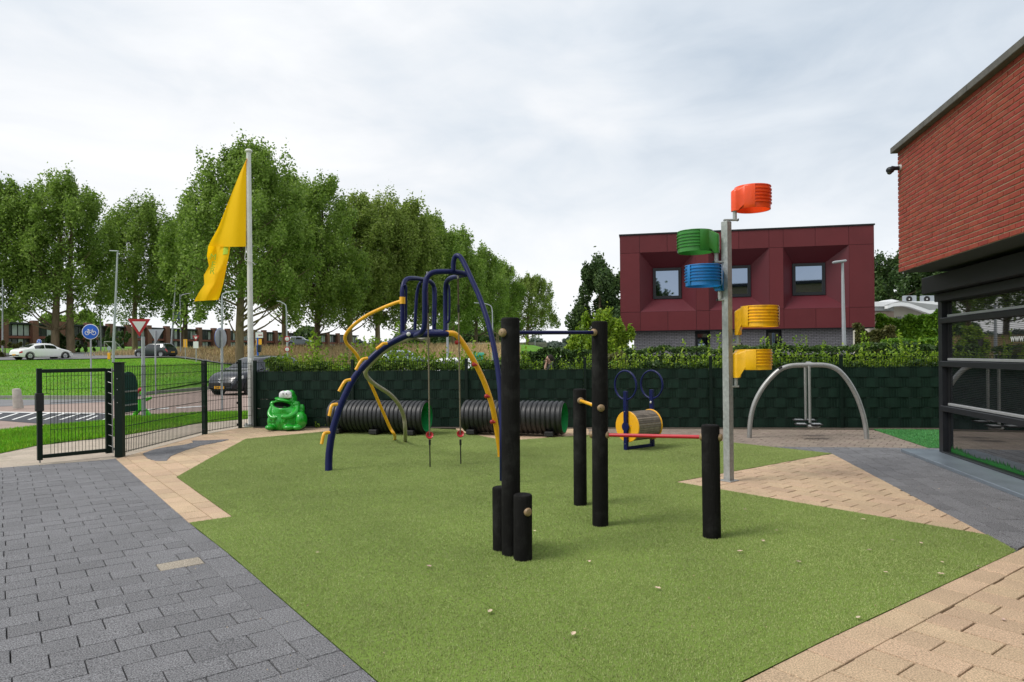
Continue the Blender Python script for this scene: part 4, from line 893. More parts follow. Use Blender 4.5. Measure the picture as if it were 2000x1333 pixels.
# ------------------------------------------------------------------ fallen leaves
rl_ = random.Random(5)
spots = [(1151, 1098, 'a'), (1490, 1058, 'a'), (1517, 1037, 'a'), (1686, 1015, 'a'), (1799, 1062, 'a'), (1698, 1075, 'b'), (1730, 1119, 'a'), (1840, 1099, 'a'), (1676, 1207, 'a'), (957, 1195, 'a'), (838, 1107, 'b'), (1445, 1078, 'a'), (1743, 1056, 'a'), (1838, 1122, 'b'), (1960, 1211, 'p'), (1834, 956, 'p'), (1924, 994, 'p'), (1044, 1038, 'a'), (1455, 996, 'b'), (1910, 1107, 'p'), (1560, 1098, 'b'), (1285, 1150, 'b'), (620, 1080, 'b'), (1120, 1240, 'b')]
for i, (x, y, k) in enumerate(spots):
    q = G(x, y, .02 if k != 'p' else .004); s = rl_.uniform(.013, .026); a = rl_.uniform(0, 6.28); cu_ = rl_.uniform(.2, .6); b = MB()
    d = Vector((math.cos(a), math.sin(a), 0)); e = Vector((-d.y, d.x, 0))
    def lf(i_, j_):
        t = i_*2-1; w_ = (1-t*t)**.7*(.52+.18*math.sin(t*9+a))*(j_*2-1)
        return q+d*(t*s)+e*(w_*s)+UP*(cu_*s*(w_*w_*1.6+.35*t*t)+.004)
    b.grid(lf, 6, 4)
    b.build('fallen_leaf', m_fallen, label='small pale curled leaf lying on the beige or grey paving' if k == 'p' else ('small brown leaf crumb on the green turf' if k == 'b' else 'pale dry curled leaf lying on the green turf'), cat='leaf', group='fallen leaves on paving' if k == 'p' else ('brown leaf crumbs' if k == 'b' else 'fallen leaves on turf'), smooth=180)
# ------------------------------------------------------------------ brick building on the right
wd = Vector((.199, 1, 0)).normalized(); wn = Vector((-wd.y, wd.x, 0))     # wd runs away from the camera, wn looks out to the playground (left)
bc = P(1757, 533, 9.9); bz0 = bc.z; bc.z = 0; bz1 = P(1755, 298, 9.9).z
hall = empty('brick_building', bc, 'red brick overhanging upper wall with concrete coping above dark glazing', 'building')
LB = 7.2; near = bc-wd*LB
b = MB(); b.box((bc+near)/2-wn*.147+UP*((bz0+bz1)/2)-wd*.004, (LB-.012, .30, bz1-bz0-.004), (wd, wn, UP)); b.build('wall', m_mortar, hall, smooth=0)
ch = (bz1-bz0)/28; bh = ch-.012; bl = .21; blen = bl+.011
bricks = []
for r_ in range(28):
    off = (r_ % 2)*.5*blen+random.uniform(-.006, .006); k = 0; s = 0.0
    if r_ % 2: bricks.append((0, .5*blen-.011, r_)); s = .5*blen
    while s < LB: bricks.append((s, min(bl, LB-s), r_)); s += blen
def brk(b, s, l, r_, o=Vector((0, 0, 0))):
    c = bc-wd*(s+l/2)+UP*(bz0+ch*(r_+.5))-wn*.045+wn*random.uniform(-.0015, .0025); b.box(c-o, (l, .11, bh), (wd, wn, UP), bev=.003); return c
def vis(t):
    c = bc-wd*t[0]+UP*(bz0+ch*t[2]); 
    if c.y < .5: return -1
    px = 1000+F*c.x/c.y; py = HZ-F*(c.z-EYE)/c.y
    return 1000-c.y*50 if (px < 2010 and py > -10) else -c.y
bricks.sort(key=lambda t: -vis(t)); rest = MB()
shared_b = {}
for i, t in enumerate(bricks):
    if i < 300:
        key = round(t[1], 3)
        if key not in shared_b:
            bb = MB(); bb.box((0, 0, 0), (t[1], .11, bh), (wd, wn, UP), bev=.003); me = bpy.data.meshes.new('brick'); me.from_pydata(bb.v, [], bb.f); me.materials.append(m_brick); shared_b[key] = me
        o = bpy.data.objects.new('brick', shared_b[key]); c = bc-wd*(t[0]+t[1]/2)+UP*(bz0+ch*(t[2]+.5))-wn*.045+wn*random.uniform(-.0015, .0025); o.parent = hall; o.location = c-hall.location; COL.objects.link(o)
    else: brk(rest, *t)
for r_ in range(28):       # return wall at the far end
    for k in range(2):
        c = bc+UP*(bz0+ch*(r_+.5))-wn*(.215+k*blen+(.0 if r_ % 2 else -.1))-wd*.045; rest.box(c, (.11, bl, bh), (wd, wn, UP), bev=.003)
rest.build('brick', m_brick, hall, kind='stuff', smooth=0)
s = 0
for k in range(6):
    l = 1.22; c = bc-wd*(s+l/2-.06)+UP*(bz1+.04)-wn*.12; b = MB(); b.box(c, (l-.008, .42, .085), (wd, wn, UP), bev=.006); b.build('coping_slab', m_coping, hall, smooth=0); s += l
fz = P(1841, 891, 9.9); gl0 = G(1841, 889.5); gl0.z = 0          # foot of the glazing, far corner
sof_n = -wn*((bc-gl0).dot(wn)+.6)
b = MB(); b.prism([bc+UP*(bz0-.004)+wd*0, near+UP*(bz0-.004), near+sof_n*1.6+UP*(bz0-.004), bc+sof_n*1.6+UP*(bz0-.004)], (0, 0, .003)); b.build('soffit', m_soffit, hall, smooth=0, fix=True)
def W(s, z, o=0.): return gl0-wd*s+UP*z+wn*o          # glazing coordinates: s towards the camera
LG = 7.0
def wbar(s0, s1, z0, z1, o0, o1, mat, name, par=hall, bev=.006):
    b = MB(); b.box(W((s0+s1)/2, (z0+z1)/2, (o0+o1)/2), (s1-s0, o1-o0, z1-z0), (wd, wn, UP), bev=bev); return b.build(name, mat, par, smooth=0)
zt_ = bz0-.03
wbar(-.06, .07, 0.03, zt_, -.10, .02, m_frame, 'corner_post'); wbar(.085, .16, .03, zt_-.1, -.16, -.045, m_trim, 'jamb')
wbar(-.05, LG, 2.36, 2.60, -.1, .24, m_trim, 'shutter_box'); wbar(.03, LG, 2.24, 2.352, -.1, .10, m_frame, 'shutter_slat')
zr = [2.03, 1.40, .765, .10]
def zpx(y): return P(1850, y, gl0.y-.24).z
zr = [zpx(617), zpx(702.5), zpx(791), zpx(885.5)]
for i, z in enumerate(zr):
    if i < 3:
        rl1 = wbar(.03, LG, z-.105, z-.025, -.07, .035, m_frame, 'rail'); wbar(.16, LG, z-.018, z+.018, -.06, -.015, m_silver, 'rail_trim', rl1, .004)
    else:
        wbar(.03, LG, z-.06, z-.002, -.07, .03, m_frame, 'rail'); wbar(.05, LG, z-.118, z-.068, -.06, .045, m_trim, 'rail')
ztop = [2.236]+[z-.109 for z in zr[:3]]; zbot = [z+.022 for z in zr[:3]]+[zr[3]+.002]
for a, c in zip(ztop, zbot):
    b = MB(); b.box(W((LG+.17)/2, (a+c)/2, -.055), (LG-.17, .012, a-c), (wd, wn, UP)); pn_ = b.build('pane', m_pane, hall, smooth=0)
    lb_ = MB(); zz_ = c+.02
    while zz_ < a-.01: lb_.box(W((LG+.2)/2, zz_, -.0475), (LG-.22, .0015, .0045), (wd, wn, UP)); zz_ += .023
    if a < 2.2 and c > .3 or a > 2.2: lb_.build('film_line', m_trim, pn_, smooth=0, kind='stuff')
# printed grass film along the bottom pane and faint lines on the glass
b = MB(); s = .17; rg = random.Random(3); base_z = zbot[3]+.002
pts = [W(.17, base_z, -.047)]
top = []
while s < LG:
    h_ = .085+.02*math.sin(s*5); top.append(W(s, base_z+h_*rg.uniform(.55, 1.25), -.047)); top.append(W(s+.006, base_z+h_*rg.uniform(.3, .5), -.047)); s += rg.uniform(.010, .022)
for p, q in zip(top[:-1], top[1:]):
    b.add([Vector((p.x, p.y, base_z)), Vector((q.x, q.y, base_z)), q, p], [(0, 1, 2, 3)])
b.build('grass_film', M('film_green', (.008, .11, .012), .4, .2, 8), hall, smooth=0)
text_mesh('lettering', 'www.ha', m_signwhite, hall, W(.17, 0, -.046).lerp(W(.17, 0, -.046), 1)+UP*1.0, -wd, UP, .12) if False else None
# find where pixel (1965, 668) falls on the glazing
def on_glass(px, py):
    u = (px-1000)/F; lo, hi = 0, 6.
    for _ in range(50):
        m = (lo+hi)/2; q = W(m, 0); 
        if 1000+F*q.x/q.y < px: lo = m
        else: hi = m
    q = W(lo, 0, -.046); return lo, P(px, py, q.y).z
sg_, zg_ = on_glass(1966, 668)
text_mesh('lettering', 'www.ha', m_signwhite, hall, W(sg_, zg_, -.044), -wd, UP, .135, .002)
sg2, zg2 = on_glass(1908, 678); b = MB()
for k in range(9):
    a = R(40+k*13); l = .10+.06*((k*7) % 5)/5; q = W(sg2, zg2, -.046); d = (-wd)*math.cos(a)+UP*math.sin(a); e = d.cross(wn)
    b.add([q, q+d*l*.55+e*.012, q+d*l, q+d*l*.55-e*.012], [(0, 1, 2, 3)])
b.build('plant_film', m_ink, hall, smooth=0)
wbar(-.30, LG, .0, .045, -.05, .46, m_plate, 'threshold', hall, .004)
wbar(-.02, LG, .0, .03, -.6, -.052, m_trim, 'sill_base')
b = MB(); b.box(W(LG/2, 1.3, -2.2)-wd*0, (LG+.1, 4.0, 2.58), (wd, wn, UP)); b.build('inner_volume', m_trim, hall, smooth=0)
# security camera
cq = P(1771, 330, 9.85); cw = bc-wd*.12; cw = Vector((cw.x, cw.y, P(1766, 328, 9.8).z))
sc_ = empty('security_camera', cw+wn*.01, 'small dark dome camera bracketed to the brick corner', 'camera')
b = MB(); b.cyl(cw+wn*.008, cw+wn*.03, .042, n=18); b.build('mount', m_pole, sc_)
b = MB(); b.tube([cw+wn*.02-UP*.01, cw+wn*.08-UP*.008, cw+wn*.13-UP*.01], [.030, .028, .040], 14); b.build('arm', m_frame, sc_)
b = MB(); q = cw+wn*.15-UP*.03; b.sph(q, (.056, .056, .048), 18, 12); bd_ = b.build('housing', m_frame, sc_)
b = MB(); b.sph(q-UP*.03+wn*.008, (.036, .036, .034), 16, 10); b.build('lens', m_glass, sc_)
# ------------------------------------------------------------------ wine red building
rA = P(1212, 640, 31.0); rA.z = 0; rd = Vector((5.05, -1, 0)).normalized(); rn = Vector((rd.y, -rd.x, 0)); rB = None
RL = 10.66; 
zb1 = P(1212, 647.5, 31.0).z; zb2 = P(1212, 458.5, 31.0).z; HB = zb2-zb1
red = empty('red_office', rA, 'wine red panelled box building with three splayed square windows', 'building')
def RB(s, z, o=0.): return rA+rd*s+UP*z+rn*o
def rbox(s0, s1, z0, z1, o0, o1, mat, name, par=red, bev=0): 
    b = MB(); b.box(RB((s0+s1)/2, (z0+z1)/2, (o0+o1)/2), (s1-s0, o1-o0, z1-z0), (rd, rn, UP), bev=bev); return b.build(name, mat, par, smooth=0)
rec = [(.083, .313), (.365, .603), (.658, .906)]; win = [(.138, .256), (.425, .538), (.703, .830)]
zr0, zr1 = zb1+HB*.195, zb2-HB*.197; wz0, wz1 = zb1+HB*.335, zb2-HB*.345
DP = .62
# core behind the reveals (leaves the recesses open)
rbox(0.02, RL-.02, zb1+.02, zb2-.05, -9.0, -DP-.06, m_trim, 'core')
edges = [0]+[x for p in rec for x in p]+[1]
for i in range(0, len(edges), 2): rbox(edges[i]*RL+.012, edges[i+1]*RL-.012, zr0+.0, zr1, -DP-.05, -.03, m_trim, 'backing')
rbox(.012, RL-.012, zb1+.012, zr0-.004, -DP-.05, -.03, m_trim, 'backing'); rbox(.012, RL-.012, zr1+.004, zb2-.06, -DP-.05, -.03, m_trim, 'backing')
g_ = .007
def bands(z0, z1, cuts):
    for a, c in zip(cuts[:-1], cuts[1:]): rbox(a*RL+g_, c*RL-g_, z0+g_, z1-g_, -.03, 0, m_panel, 'panel')
cuts = [0, .083, .197, .313, .365, .485, .603, .658, .78, .906, 1]
bands(zr1, zb2-.07, cuts); bands(zb1, zr0, cuts)
for i in range(0, len(edges), 2): bands(zr0, zr1, [edges[i], edges[i+1]])
rbox(-.03, RL+.03, zb2-.066, zb2, -9.0, .03, m_trim, 'roof_edge'); 
rbox(0, .03, zb1, zb2-.07, -9, -.034, m_panel, 'panel'); rbox(RL-.03, RL, zb1, zb2-.07, -9, -.034, m_panel, 'panel'); rbox(.04, RL-.04, zb1-.03, zb1-.002, -9, -.01, m_trim, 'underside')
for (a, c), (e, f) in zip(rec, win):
    a, c, e, f = a*RL, c*RL, e*RL, f*RL
    O = [RB(a, zr0, -.004), RB(c, zr0, -.004), RB(c, zr1, -.004), RB(a, zr1, -.004)]; I = [RB(e, wz0, -DP), RB(f, wz0, -DP), RB(f, wz1, -DP), RB(e, wz1, -DP)]
    for k in range(4):
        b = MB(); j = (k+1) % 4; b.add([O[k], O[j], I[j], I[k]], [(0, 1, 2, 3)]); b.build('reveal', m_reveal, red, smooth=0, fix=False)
    fr = MB(); t = .13
    fr.box(RB((e+f)/2, wz0+t/2, -DP+.02), (f-e, .06, t), (rd, rn, UP)); fr.box(RB((e+f)/2, wz1-t/2, -DP+.02), (f-e, .06, t), (rd, rn, UP))
    fr.box(RB(e+t/2, (wz0+wz1)/2, -DP+.02), (t, .06, wz1-wz0-2*t), (rd, rn, UP)); fr.box(RB(f-t/2, (wz0+wz1)/2, -DP+.02), (t, .06, wz1-wz0-2*t), (rd, rn, UP))
    wo_ = fr.build('window', m_frame, red, smooth=0)
    b = MB(); b.box(RB((e+f)/2, (wz0+wz1)/2, -DP+.01), (f-e-2*t, .02, wz1-wz0-2*t), (rd, rn, UP)); b.build('pane', m_glassb, wo_, smooth=0)
def brickmat(name, c1, c2, mort, sx, sy, axu):
    m = M(name, c1, .85, .15, 3); t = m.node_tree; bs = t.nodes['Principled BSDF']; g = N(t, 'ShaderNodeNewGeometry')
    du = N(t, 'ShaderNodeVectorMath', operation='DOT_PRODUCT'); LK(t, g.outputs['Position'], du.inputs[0]); du.inputs[1].default_value = tuple(axu)
    sp_ = N(t, 'ShaderNodeSeparateXYZ'); LK(t, g.outputs['Position'], sp_.inputs[0]); cb = N(t, 'ShaderNodeCombineXYZ'); LK(t, du.outputs['Value'], cb.inputs[0]); LK(t, sp_.outputs[2], cb.inputs[1])
    br = N(t, 'ShaderNodeTexBrick'); br.inputs['Scale'].default_value = 1; br.inputs['Brick Width'].default_value = sx; br.inputs['Row Height'].default_value = sy; br.inputs['Mortar Size'].default_value = sy*.12
    br.inputs['Color1'].default_value = (*c1, 1); br.inputs['Color2'].default_value = (*c2, 1); br.inputs['Mortar'].default_value = (*mort, 1); LK(t, cb.outputs[0], br.inputs[0]); LK(t, br.outputs[0], bs.inputs['Base Color'])
    bu = N(t, 'ShaderNodeBump'); bu.invert = True; bu.inputs['Distance'].default_value = .006; LK(t, br.outputs['Fac'], bu.inputs['Height']); LK(t, bu.outputs[0], bs.inputs['Normal']); return m
m_gbrick = brickmat('grey_brick', (.34, .325, .345), (.27, .26, .275), (.07, .065, .07), .22, .07, rd)
gs = [(.055, .31), (.372, .595), (.658, .93)]
for a, c in gs: rbox(a*RL, c*RL, -.1, zb1-.035, -8, -.45, m_gbrick, 'wall')
for a, c in ((.31, .372), (.595, .658)):
    wf = rbox(a*RL+.004, c*RL-.004, -.1, zb1-.035, -8, -.62, m_frame, 'window'); rbox(a*RL+.12, c*RL-.12, .3, zb1-.16, -.618, -.60, m_glassb, 'pane', wf)
# ------------------------------------------------------------------ pale house with rooftop units
hY = 58.
def HP(x, y, Y=hY): return P(x, y, Y)
hs_ = HP(1700, 690); hs_.z = 0
house = empty('pale_house', hs_, 'low cream house with white curved roof edge behind the hedges', 'house')
def hbox(x0, x1, y0, y1, Y0, Y1, mat, name, par=house):
    a, c = P(x0, y0, Y0), P(x1, y1, Y0); b = MB(); b.box(((a.x+c.x)/2, (Y0+Y1)/2, (a.z+c.z)/2), (abs(c.x-a.x), Y1-Y0, abs(a.z-c.z))); return b.build(name, mat, par, smooth=0)
m_cream = M('cream_wall', (.55, .51, .44), .85, .08, 2); m_hwhite = M('white_fascia', (.78, .79, .80), .6, .04, 2); m_felt = M('roof_felt', (.33, .34, .34), .9, .1, 1); m_wood = M('timber_clad', (.27, .21, .17), .85, .2, 3)
hbox(1700, 1900, 598, 700, hY, hY+9, m_cream, 'wall'); hbox(1690, 1746, 609, 640, hY-.6, hY-.02, m_wood, 'timber_cladding'); hbox(1685, 1905, 590, 597, hY-.9, hY+10, m_hwhite, 'fascia'); hbox(1690, 1746, 597.2, 607, hY-.75, hY-.1, m_felt, 'fascia_underboard')  # last box: felt-grey board below the white fascia
cur = [(1734, 603), (1745, 599), (1760, 597.5), (1775, 599.5), (1795, 606), (1815, 613), (1842, 613), (1842, 605.5), (1816, 605.5), (1797, 599), (1776, 592.5), (1760, 590.5), (1745, 592), (1734, 597)]
b = MB(); b.prism([P(x, y, hY-1.4) for x, y in cur], (0, .5, 0)); b.build('curved_fascia', m_hwhite, house, fix=True, smooth=0)
b = MB(); b.prism([P(x, y-7.2, hY-1.4) for x, y in cur[:7]]+[P(1842, 597, hY-1.4), P(1760, 588, hY-1.4)], (0, 4, 0)); b.build('roof', m_felt, house, fix=True, smooth=0)
hbox(1752, 1761, 619, 625, hY-.08, hY-.01, m_glass, 'window'); hbox(1774, 1783, 615, 625, hY-.08, hY-.01, m_glass, 'window')
b = MB(); b.prism([P(1720, 590, hY+3), P(1742, 585, hY+3), P(1765, 590, hY+3)], (0, 1.5, 0)); b.build('skylight', m_hwhite, house, fix=True, smooth=0)
b = MB(); q0, q1 = P(1778, 596, hY-1), P(1838, 595, hY-1); b.add([P(1778, 596, hY-1), P(1806, 599, hY-1.2), P(1838, 594, hY+1), P(1800, 590, hY+2)], [(0, 1, 2, 3)]); b.build('solar_panel', m_signback, house, smooth=0)
for x, lab in ((1776, 'grey rooftop air conditioner nearer the red building'), (1810.5, 'grey rooftop air conditioner nearer the brick wall')):
    a = P(x, 585, hY+.5); w_ = 23/F*hY; h_ = 14/F*hY; a.z = P(x, 592, hY+.5).z+h_/2
    ac = empty('air_conditioner', a-UP*h_/2, lab, 'air conditioner', 'rooftop units'); b = MB(); b.box(a, (w_, .38, h_), bev=.02); b.build('case', m_signback, ac, smooth=0)
    c = a+Vector((-w_*.12, -.20, 0)); b = MB(); b.lathe([(0, 0), (h_*.40, 0), (h_*.42, .02), (h_*.44, 0)], c, 24, (Vector((1, 0, 0)), UP, Vector((0, -1, 0)))); fg_ = b.build('fan', m_black, ac)
    b = MB(); b.lathe([(0, .03), (h_*.09, .02), (h_*.09, 0)], c, 12, (Vector((1, 0, 0)), UP, Vector((0, -1, 0)))); b.build('hub', m_signwhite, fg_)
# ------------------------------------------------------------------ long low workshop row behind the roundabout
m_pil = brickmat('pillar_brick', (.17, .058, .036), (.125, .045, .03), (.13, .09, .07), .3, .08, Vector((1, 0, 0)))
m_glz = glassmat('workshop_glass', (.03, .035, .035), .12, .5); m_spand = M('red_spandrel', (.16, .045, .032), .7, .15, 1); m_blind = M('blind', (.30, .33, .33), .8, .3, .7)
wa, wb_ = P(-120, 680, 118), P(700, 680, 235); wa.z = wb_.z = 0; wdr = (wb_-wa); WL = wdr.length; wdr.normalize(); wnr = Vector((wdr.y, -wdr.x, 0))
pil = [-120, -45, 8, 67, 120, 172, 214, 250, 290, 326, 360, 389, 418, 445, 470, 493, 516, 538, 560, 580, 600, 620, 640, 660, 680, 700]
def sx_of(px):
    lo, hi = -5, WL+5
    for _ in range(40):
        m = (lo+hi)/2; p = wa+wdr*m
        if 1000+F*p.x/p.y < px: lo = m
        else: hi = m
    return lo
wk = empty('workshop_row', wa+UP*3, 'long two storey glazed workshop row with brick pillars behind the trees', 'building')
zG = 3.2; zT = 8.7
def kbox(s0, s1, z0, z1, o0, o1, mat, name, par=wk):
    b = MB(); b.box(wa+wdr*((s0+s1)/2)+UP*((z0+z1)/2)+wnr*((o0+o1)/2), (s1-s0, o1-o0, z1-z0), (wdr, wnr, UP)); return b.build(name, mat, par, smooth=0)
kbox(0, WL, zG-1, zT-.1, -12, -.6, m_trim, 'core'); kbox(-.2, WL+.2, zT-.45, zT-.1, -.58, .12, m_frame, 'roof_edge')
rw = random.Random(2)
for a, c in zip(pil[:-1], pil[1:]):
    s0, s1 = sx_of(a), sx_of(c); kbox(s0-.55, s0+.55, zG-1, zT+.35, -.56, .5, m_pil, 'pillar')
    kbox(s0+.56, s1-.56, zG+2.35, zG+2.8, -.58, .0, m_spand, 'spandrel'); kbox(s0+.56, s1-.56, zG-1, zG+.35, -.58, .0, m_spand, 'spandrel')
    nb = 4
    for k in range(nb):
        u0 = s0+.56+(s1-s0-1.12)*k/nb; u1 = s0+.56+(s1-s0-1.12)*(k+1)/nb
        for z0, z1 in ((zG+.36, zG+2.34), (zG+2.81, zT-.46)):
            wf = kbox(u0+.03, u1-.03, z0, z1, -.57, -.50, m_frame, 'window'); kbox(u0+.12, u1-.12, z0+.1, z1-.1, -.497, -.47, m_blind if rw.random() < .42 else m_glz, 'pane', wf)
# ------------------------------------------------------------------ concrete viaduct far behind
vY = 165.
vd = empty('viaduct', P(1040, 690, vY), 'low grey concrete viaduct crossing behind the hedge', 'bridge')
def vbox(x0, x1, y0, y1, Y0, Y1, mat, name):
    a, c = P(x0, y0, Y0), P(x1, y1, Y0); b = MB(); b.box(((a.x+c.x)/2, (Y0+Y1)/2, (a.z+c.z)/2), (abs(c.x-a.x), Y1-Y0, abs(a.z-c.z))); return b.build(name, mat, vd, smooth=0)
vbox(900, 1068, 673.5, 679, vY, vY+12, m_concrete, 'deck'); vbox(890, 1068, 670.5, 673.4, vY-.3, vY+.1, m_concrete, 'parapet'); vbox(1012, 1017, 679.1, 700, vY+2, vY+8, m_concrete, 'pier'); vbox(1054, 1060, 679.1, 700, vY+2, vY+8, m_concrete, 'pier'); vbox(960, 1064, 679.2, 700, vY+9, vY+11.9, m_frame, 'abutment')

# ------------------------------------------------------------------ school building behind the viewpoint, mirrored in the windows
m_school = brickmat('school_brick', (.26, .17, .10), (.21, .135, .08), (.22, .19, .15), .22, .065, Vector((1, 0, 0)))
sch = empty('school_building', Vector((12, -15, 0)), 'brown brick building behind the viewpoint, mirrored in the red building windows', 'building')
def sbox(x0, x1, y0, y1, z0, z1, mat, name, par=sch):
    b = MB(); b.box(((x0+x1)/2, (y0+y1)/2, (z0+z1)/2), (x1-x0, y1-y0, z1-z0)); return b.build(name, mat, par, smooth=0)
sbox(1.5, 26, -24, -15, 0, 8.6, m_school, 'wall'); sbox(1.3, 26.2, -24.2, -14.8, 8.61, 8.95, m_trim, 'roof')
for k in range(6):
    for z in (1.0, 4.8): wf = sbox(2.6+k*3.9, 4.8+k*3.9, -14.995, -14.94, z, z+1.7, m_frame, 'window'); sbox(2.7+k*3.9, 4.7+k*3.9, -14.938, -14.92, z+.1, z+1.6, m_glass, 'pane', wf)
# ------------------------------------------------------------------ foliage
def leaf_object(name, pts, size, mat, parent=None, rng=None, asp=.62, up=.0, **kw):
    rng = rng or np.random.default_rng(1); n = len(pts); pts = np.asarray(pts, dtype=np.float64)
    nr = rng.normal(size=(n, 3)); nr[:, 2] += up; nr /= np.linalg.norm(nr, axis=1)[:, None]
    t = rng.normal(size=(n, 3)); t -= nr*np.sum(t*nr, axis=1)[:, None]; t /= np.linalg.norm(t, axis=1)[:, None]; bt = np.cross(nr, t)
    s = size*rng.uniform(.6, 1.3, n)[:, None]
    o0 = np.array(origin(parent)) if parent is not None else np.zeros(3)
    v = np.stack([pts-t*s, pts+bt*s*asp-t*s*.1, pts+t*s, pts-bt*s*asp-t*s*.1], axis=1).reshape(-1, 3)-o0
    me = bpy.data.meshes.new(name); me.vertices.add(4*n); me.vertices.foreach_set('co', v.astype(np.float32).ravel())
    me.loops.add(4*n); me.loops.foreach_set('vertex_index', np.arange(4*n, dtype=np.int32)); me.polygons.add(n)
    me.polygons.foreach_set('loop_start', np.arange(0, 4*n, 4, dtype=np.int32)); me.polygons.foreach_set('loop_total', np.full(n, 4, dtype=np.int32))
    me.materials.append(mat); me.update(); me.validate()
    o = bpy.data.objects.new(name, me); COL.objects.link(o)
    if parent is not None: o.parent = parent
    return tag(o, **kw)
def tree(name, label, base, H, cw, seed, nl, ls, mat, bark, zb=.27, tr=None, group=None, wind=.05, nclump=70, shape='poplar', trunks=1, cdepth=None):
    rng = np.random.default_rng(seed); base = Vector(base); root = empty(name, base, label, 'tree', group); tr = tr or H*.016; cd = cdepth or cw
    cl = []
    for k in range(nclump):
        t = rng.uniform(0, 1)**.95
        if shape == 'poplar': rr = (math.sin(math.pi*(t*.86+.12)**.80))**.55
        else: rr = math.sqrt(max(0, 1-(2*t-1)**2))**.8
        a = rng.uniform(0, 2*math.pi); q = math.sqrt(rng.uniform(.12, 1))
        if shape == 'poplar' and t < .16 and rng.random() < .55: t = rng.uniform(.2, .9)
        c = np.array([math.cos(a)*q*rr*cw, math.sin(a)*q*rr*cd, H*(zb+(1-zb)*t*.94)]); c[0] += wind*H*t*t
        cl.append((c, q, t))
    b = MB()
    for k_ in range(trunks):
        off = Vector((k_*tr*3.2, k_*.8, 0)); ln = rng.uniform(-.015, .015)*H
        sp_ = [base+off+Vector((0, 0, -.4)), base+off+Vector((0, 0, .3)), base+off+Vector((ln*.3, 0, H*.18)), base+off+Vector((ln*.8+wind*H*.2, 0, H*.45)), base+off+Vector((ln+wind*H*.6, 0, H*.75)), base+off+Vector((wind*H, 0, H*.96))]
        b.tube(crom(sp_, 4), list(np.interp(np.linspace(0, 1, 21), [0, .2, .4, .6, .8, 1], [tr*1.35, tr*1.1, tr*.95, tr*.7, tr*.36, tr*.06])), 9)
    for c, q, t in [e_ for k_, e_ in enumerate(cl) if k_ % (2 if (shape != 'poplar' or e_[2] > .3) else 6) == 0]:
        zs = max(H*zb*.6, c[2]-H*.10-q*H*.08); f = zs/H; s0 = base+Vector((wind*H*f*f*.9, 0, zs)); e = base+Vector(c); m = s0.lerp(e, .5)+Vector((0, 0, -.02*H))
        r0 = tr*.30*(1-t)+tr*.08; b.tube(crom([s0, m, e], 3), list(np.linspace(r0, r0*.15, 7)), 5, caps=False)
    b.build('trunk', bark, root, smooth=70)
    per = nl//nclump; P_ = []
    for c, q, t in cl:
        r = H*(rng.uniform(.026, .068)*(1.15-.3*t) if shape == 'poplar' else rng.uniform(.05, .09)); n = int(per*rng.uniform(.6, 1.4)); g = rng.normal(size=(n, 3)); g /= np.linalg.norm(g, axis=1)[:, None]; g *= (rng.uniform(0, 1, n)**.42)[:, None]
        g *= np.array([r*.95, r*.95, r*(1.15+.45*t)]); g[:, 0] += .25*g[:, 2]*(wind > 0.02); P_.append(c+g)
        m_ = int(n*.16); tip = rng.normal(size=(m_, 3))*np.array([r*.22, r*.22, r*.5])+np.array([r*rng.uniform(-.2, .6), r*rng.uniform(-.3, .3), r*1.1]); P_.append(c+tip)
    if shape == 'poplar':          # fine inner foliage that closes the crown
        m_ = int(nl*.20); t = rng.uniform(.12, .93, m_); a = rng.uniform(0, 2*math.pi, m_); rr = (np.sin(np.pi*(t*.86+.12)**.80))**.55*np.sqrt(rng.uniform(0, .86, m_))*(.88+.12*np.sin(a*5+t*17))
        P_.append(np.stack([np.cos(a)*rr*cw+wind*H*t*t, np.sin(a)*rr*cd, H*(zb+(1-zb)*t*.94)], axis=1))
    pts = np.concatenate(P_)+np.array(base)
    leaf_object('crown', pts, ls, mat, root, rng)
    return root
GP = 'poplars in the row along the bank'
def tb(x, Y): p = P(x, 690, Y); return Vector((p.x, Y, T(p.x, Y)-.1))
def Hof(x, ytop, Y): return P(x, ytop, Y).z-tb(x, Y).z
rowp = [ # x, Y, top pixel, half width m, label, mat
 (-12, 78, 338, 5.2, 'tall poplar cut off by the left edge of the view', m_leaf, 26600),
 (108, 80, 330, 6.4, 'twin trunked poplar above the white car', m_leaf, 36100),
 (264, 92, 378, 6.0, 'poplar between the bicycle sign and the give way sign', m_leaf, 30400),
 (362, 100, 400, 5.0, 'slim dark poplar left of the flag', m_leaf, 22800),
 (468, 70, 272, 7.5, 'tallest poplar, standing behind the flagpole', m_leaf, 49400),
 (556, 88, 330, 5.0, 'poplar just right of the flagpole', m_leaf, 28500),
 (620, 82, 338, 5.9, 'poplar behind the small grey car', m_leaf, 32300),
 (684, 90, 372, 5.4, 'olive poplar behind the spiral pole', m_leafb, 32300),
 (738, 94, 372, 5.1, 'olive poplar above the yellow spiral', m_leafb, 30400),
 (790, 99, 380, 5.5, 'poplar behind the blue hand rails, left one', m_leafb, 30400),
 (836, 106, 410, 5.7, 'poplar behind the blue hand rails, right one', m_leaf, 28500),
 (884, 117, 442, 5.9, 'poplar behind the hanging ropes', m_leaf, 26600),
 (930, 131, 474, 6.4, 'poplar crossed by the tall blue arch', m_leaf, 24700),
 (972, 150, 505, 6.6, 'poplar left of the tallest black post', m_leaf, 22800),
 (1030, 160, 532, 8.0, 'last poplar of the row above the viaduct', m_leafb, 24700)]
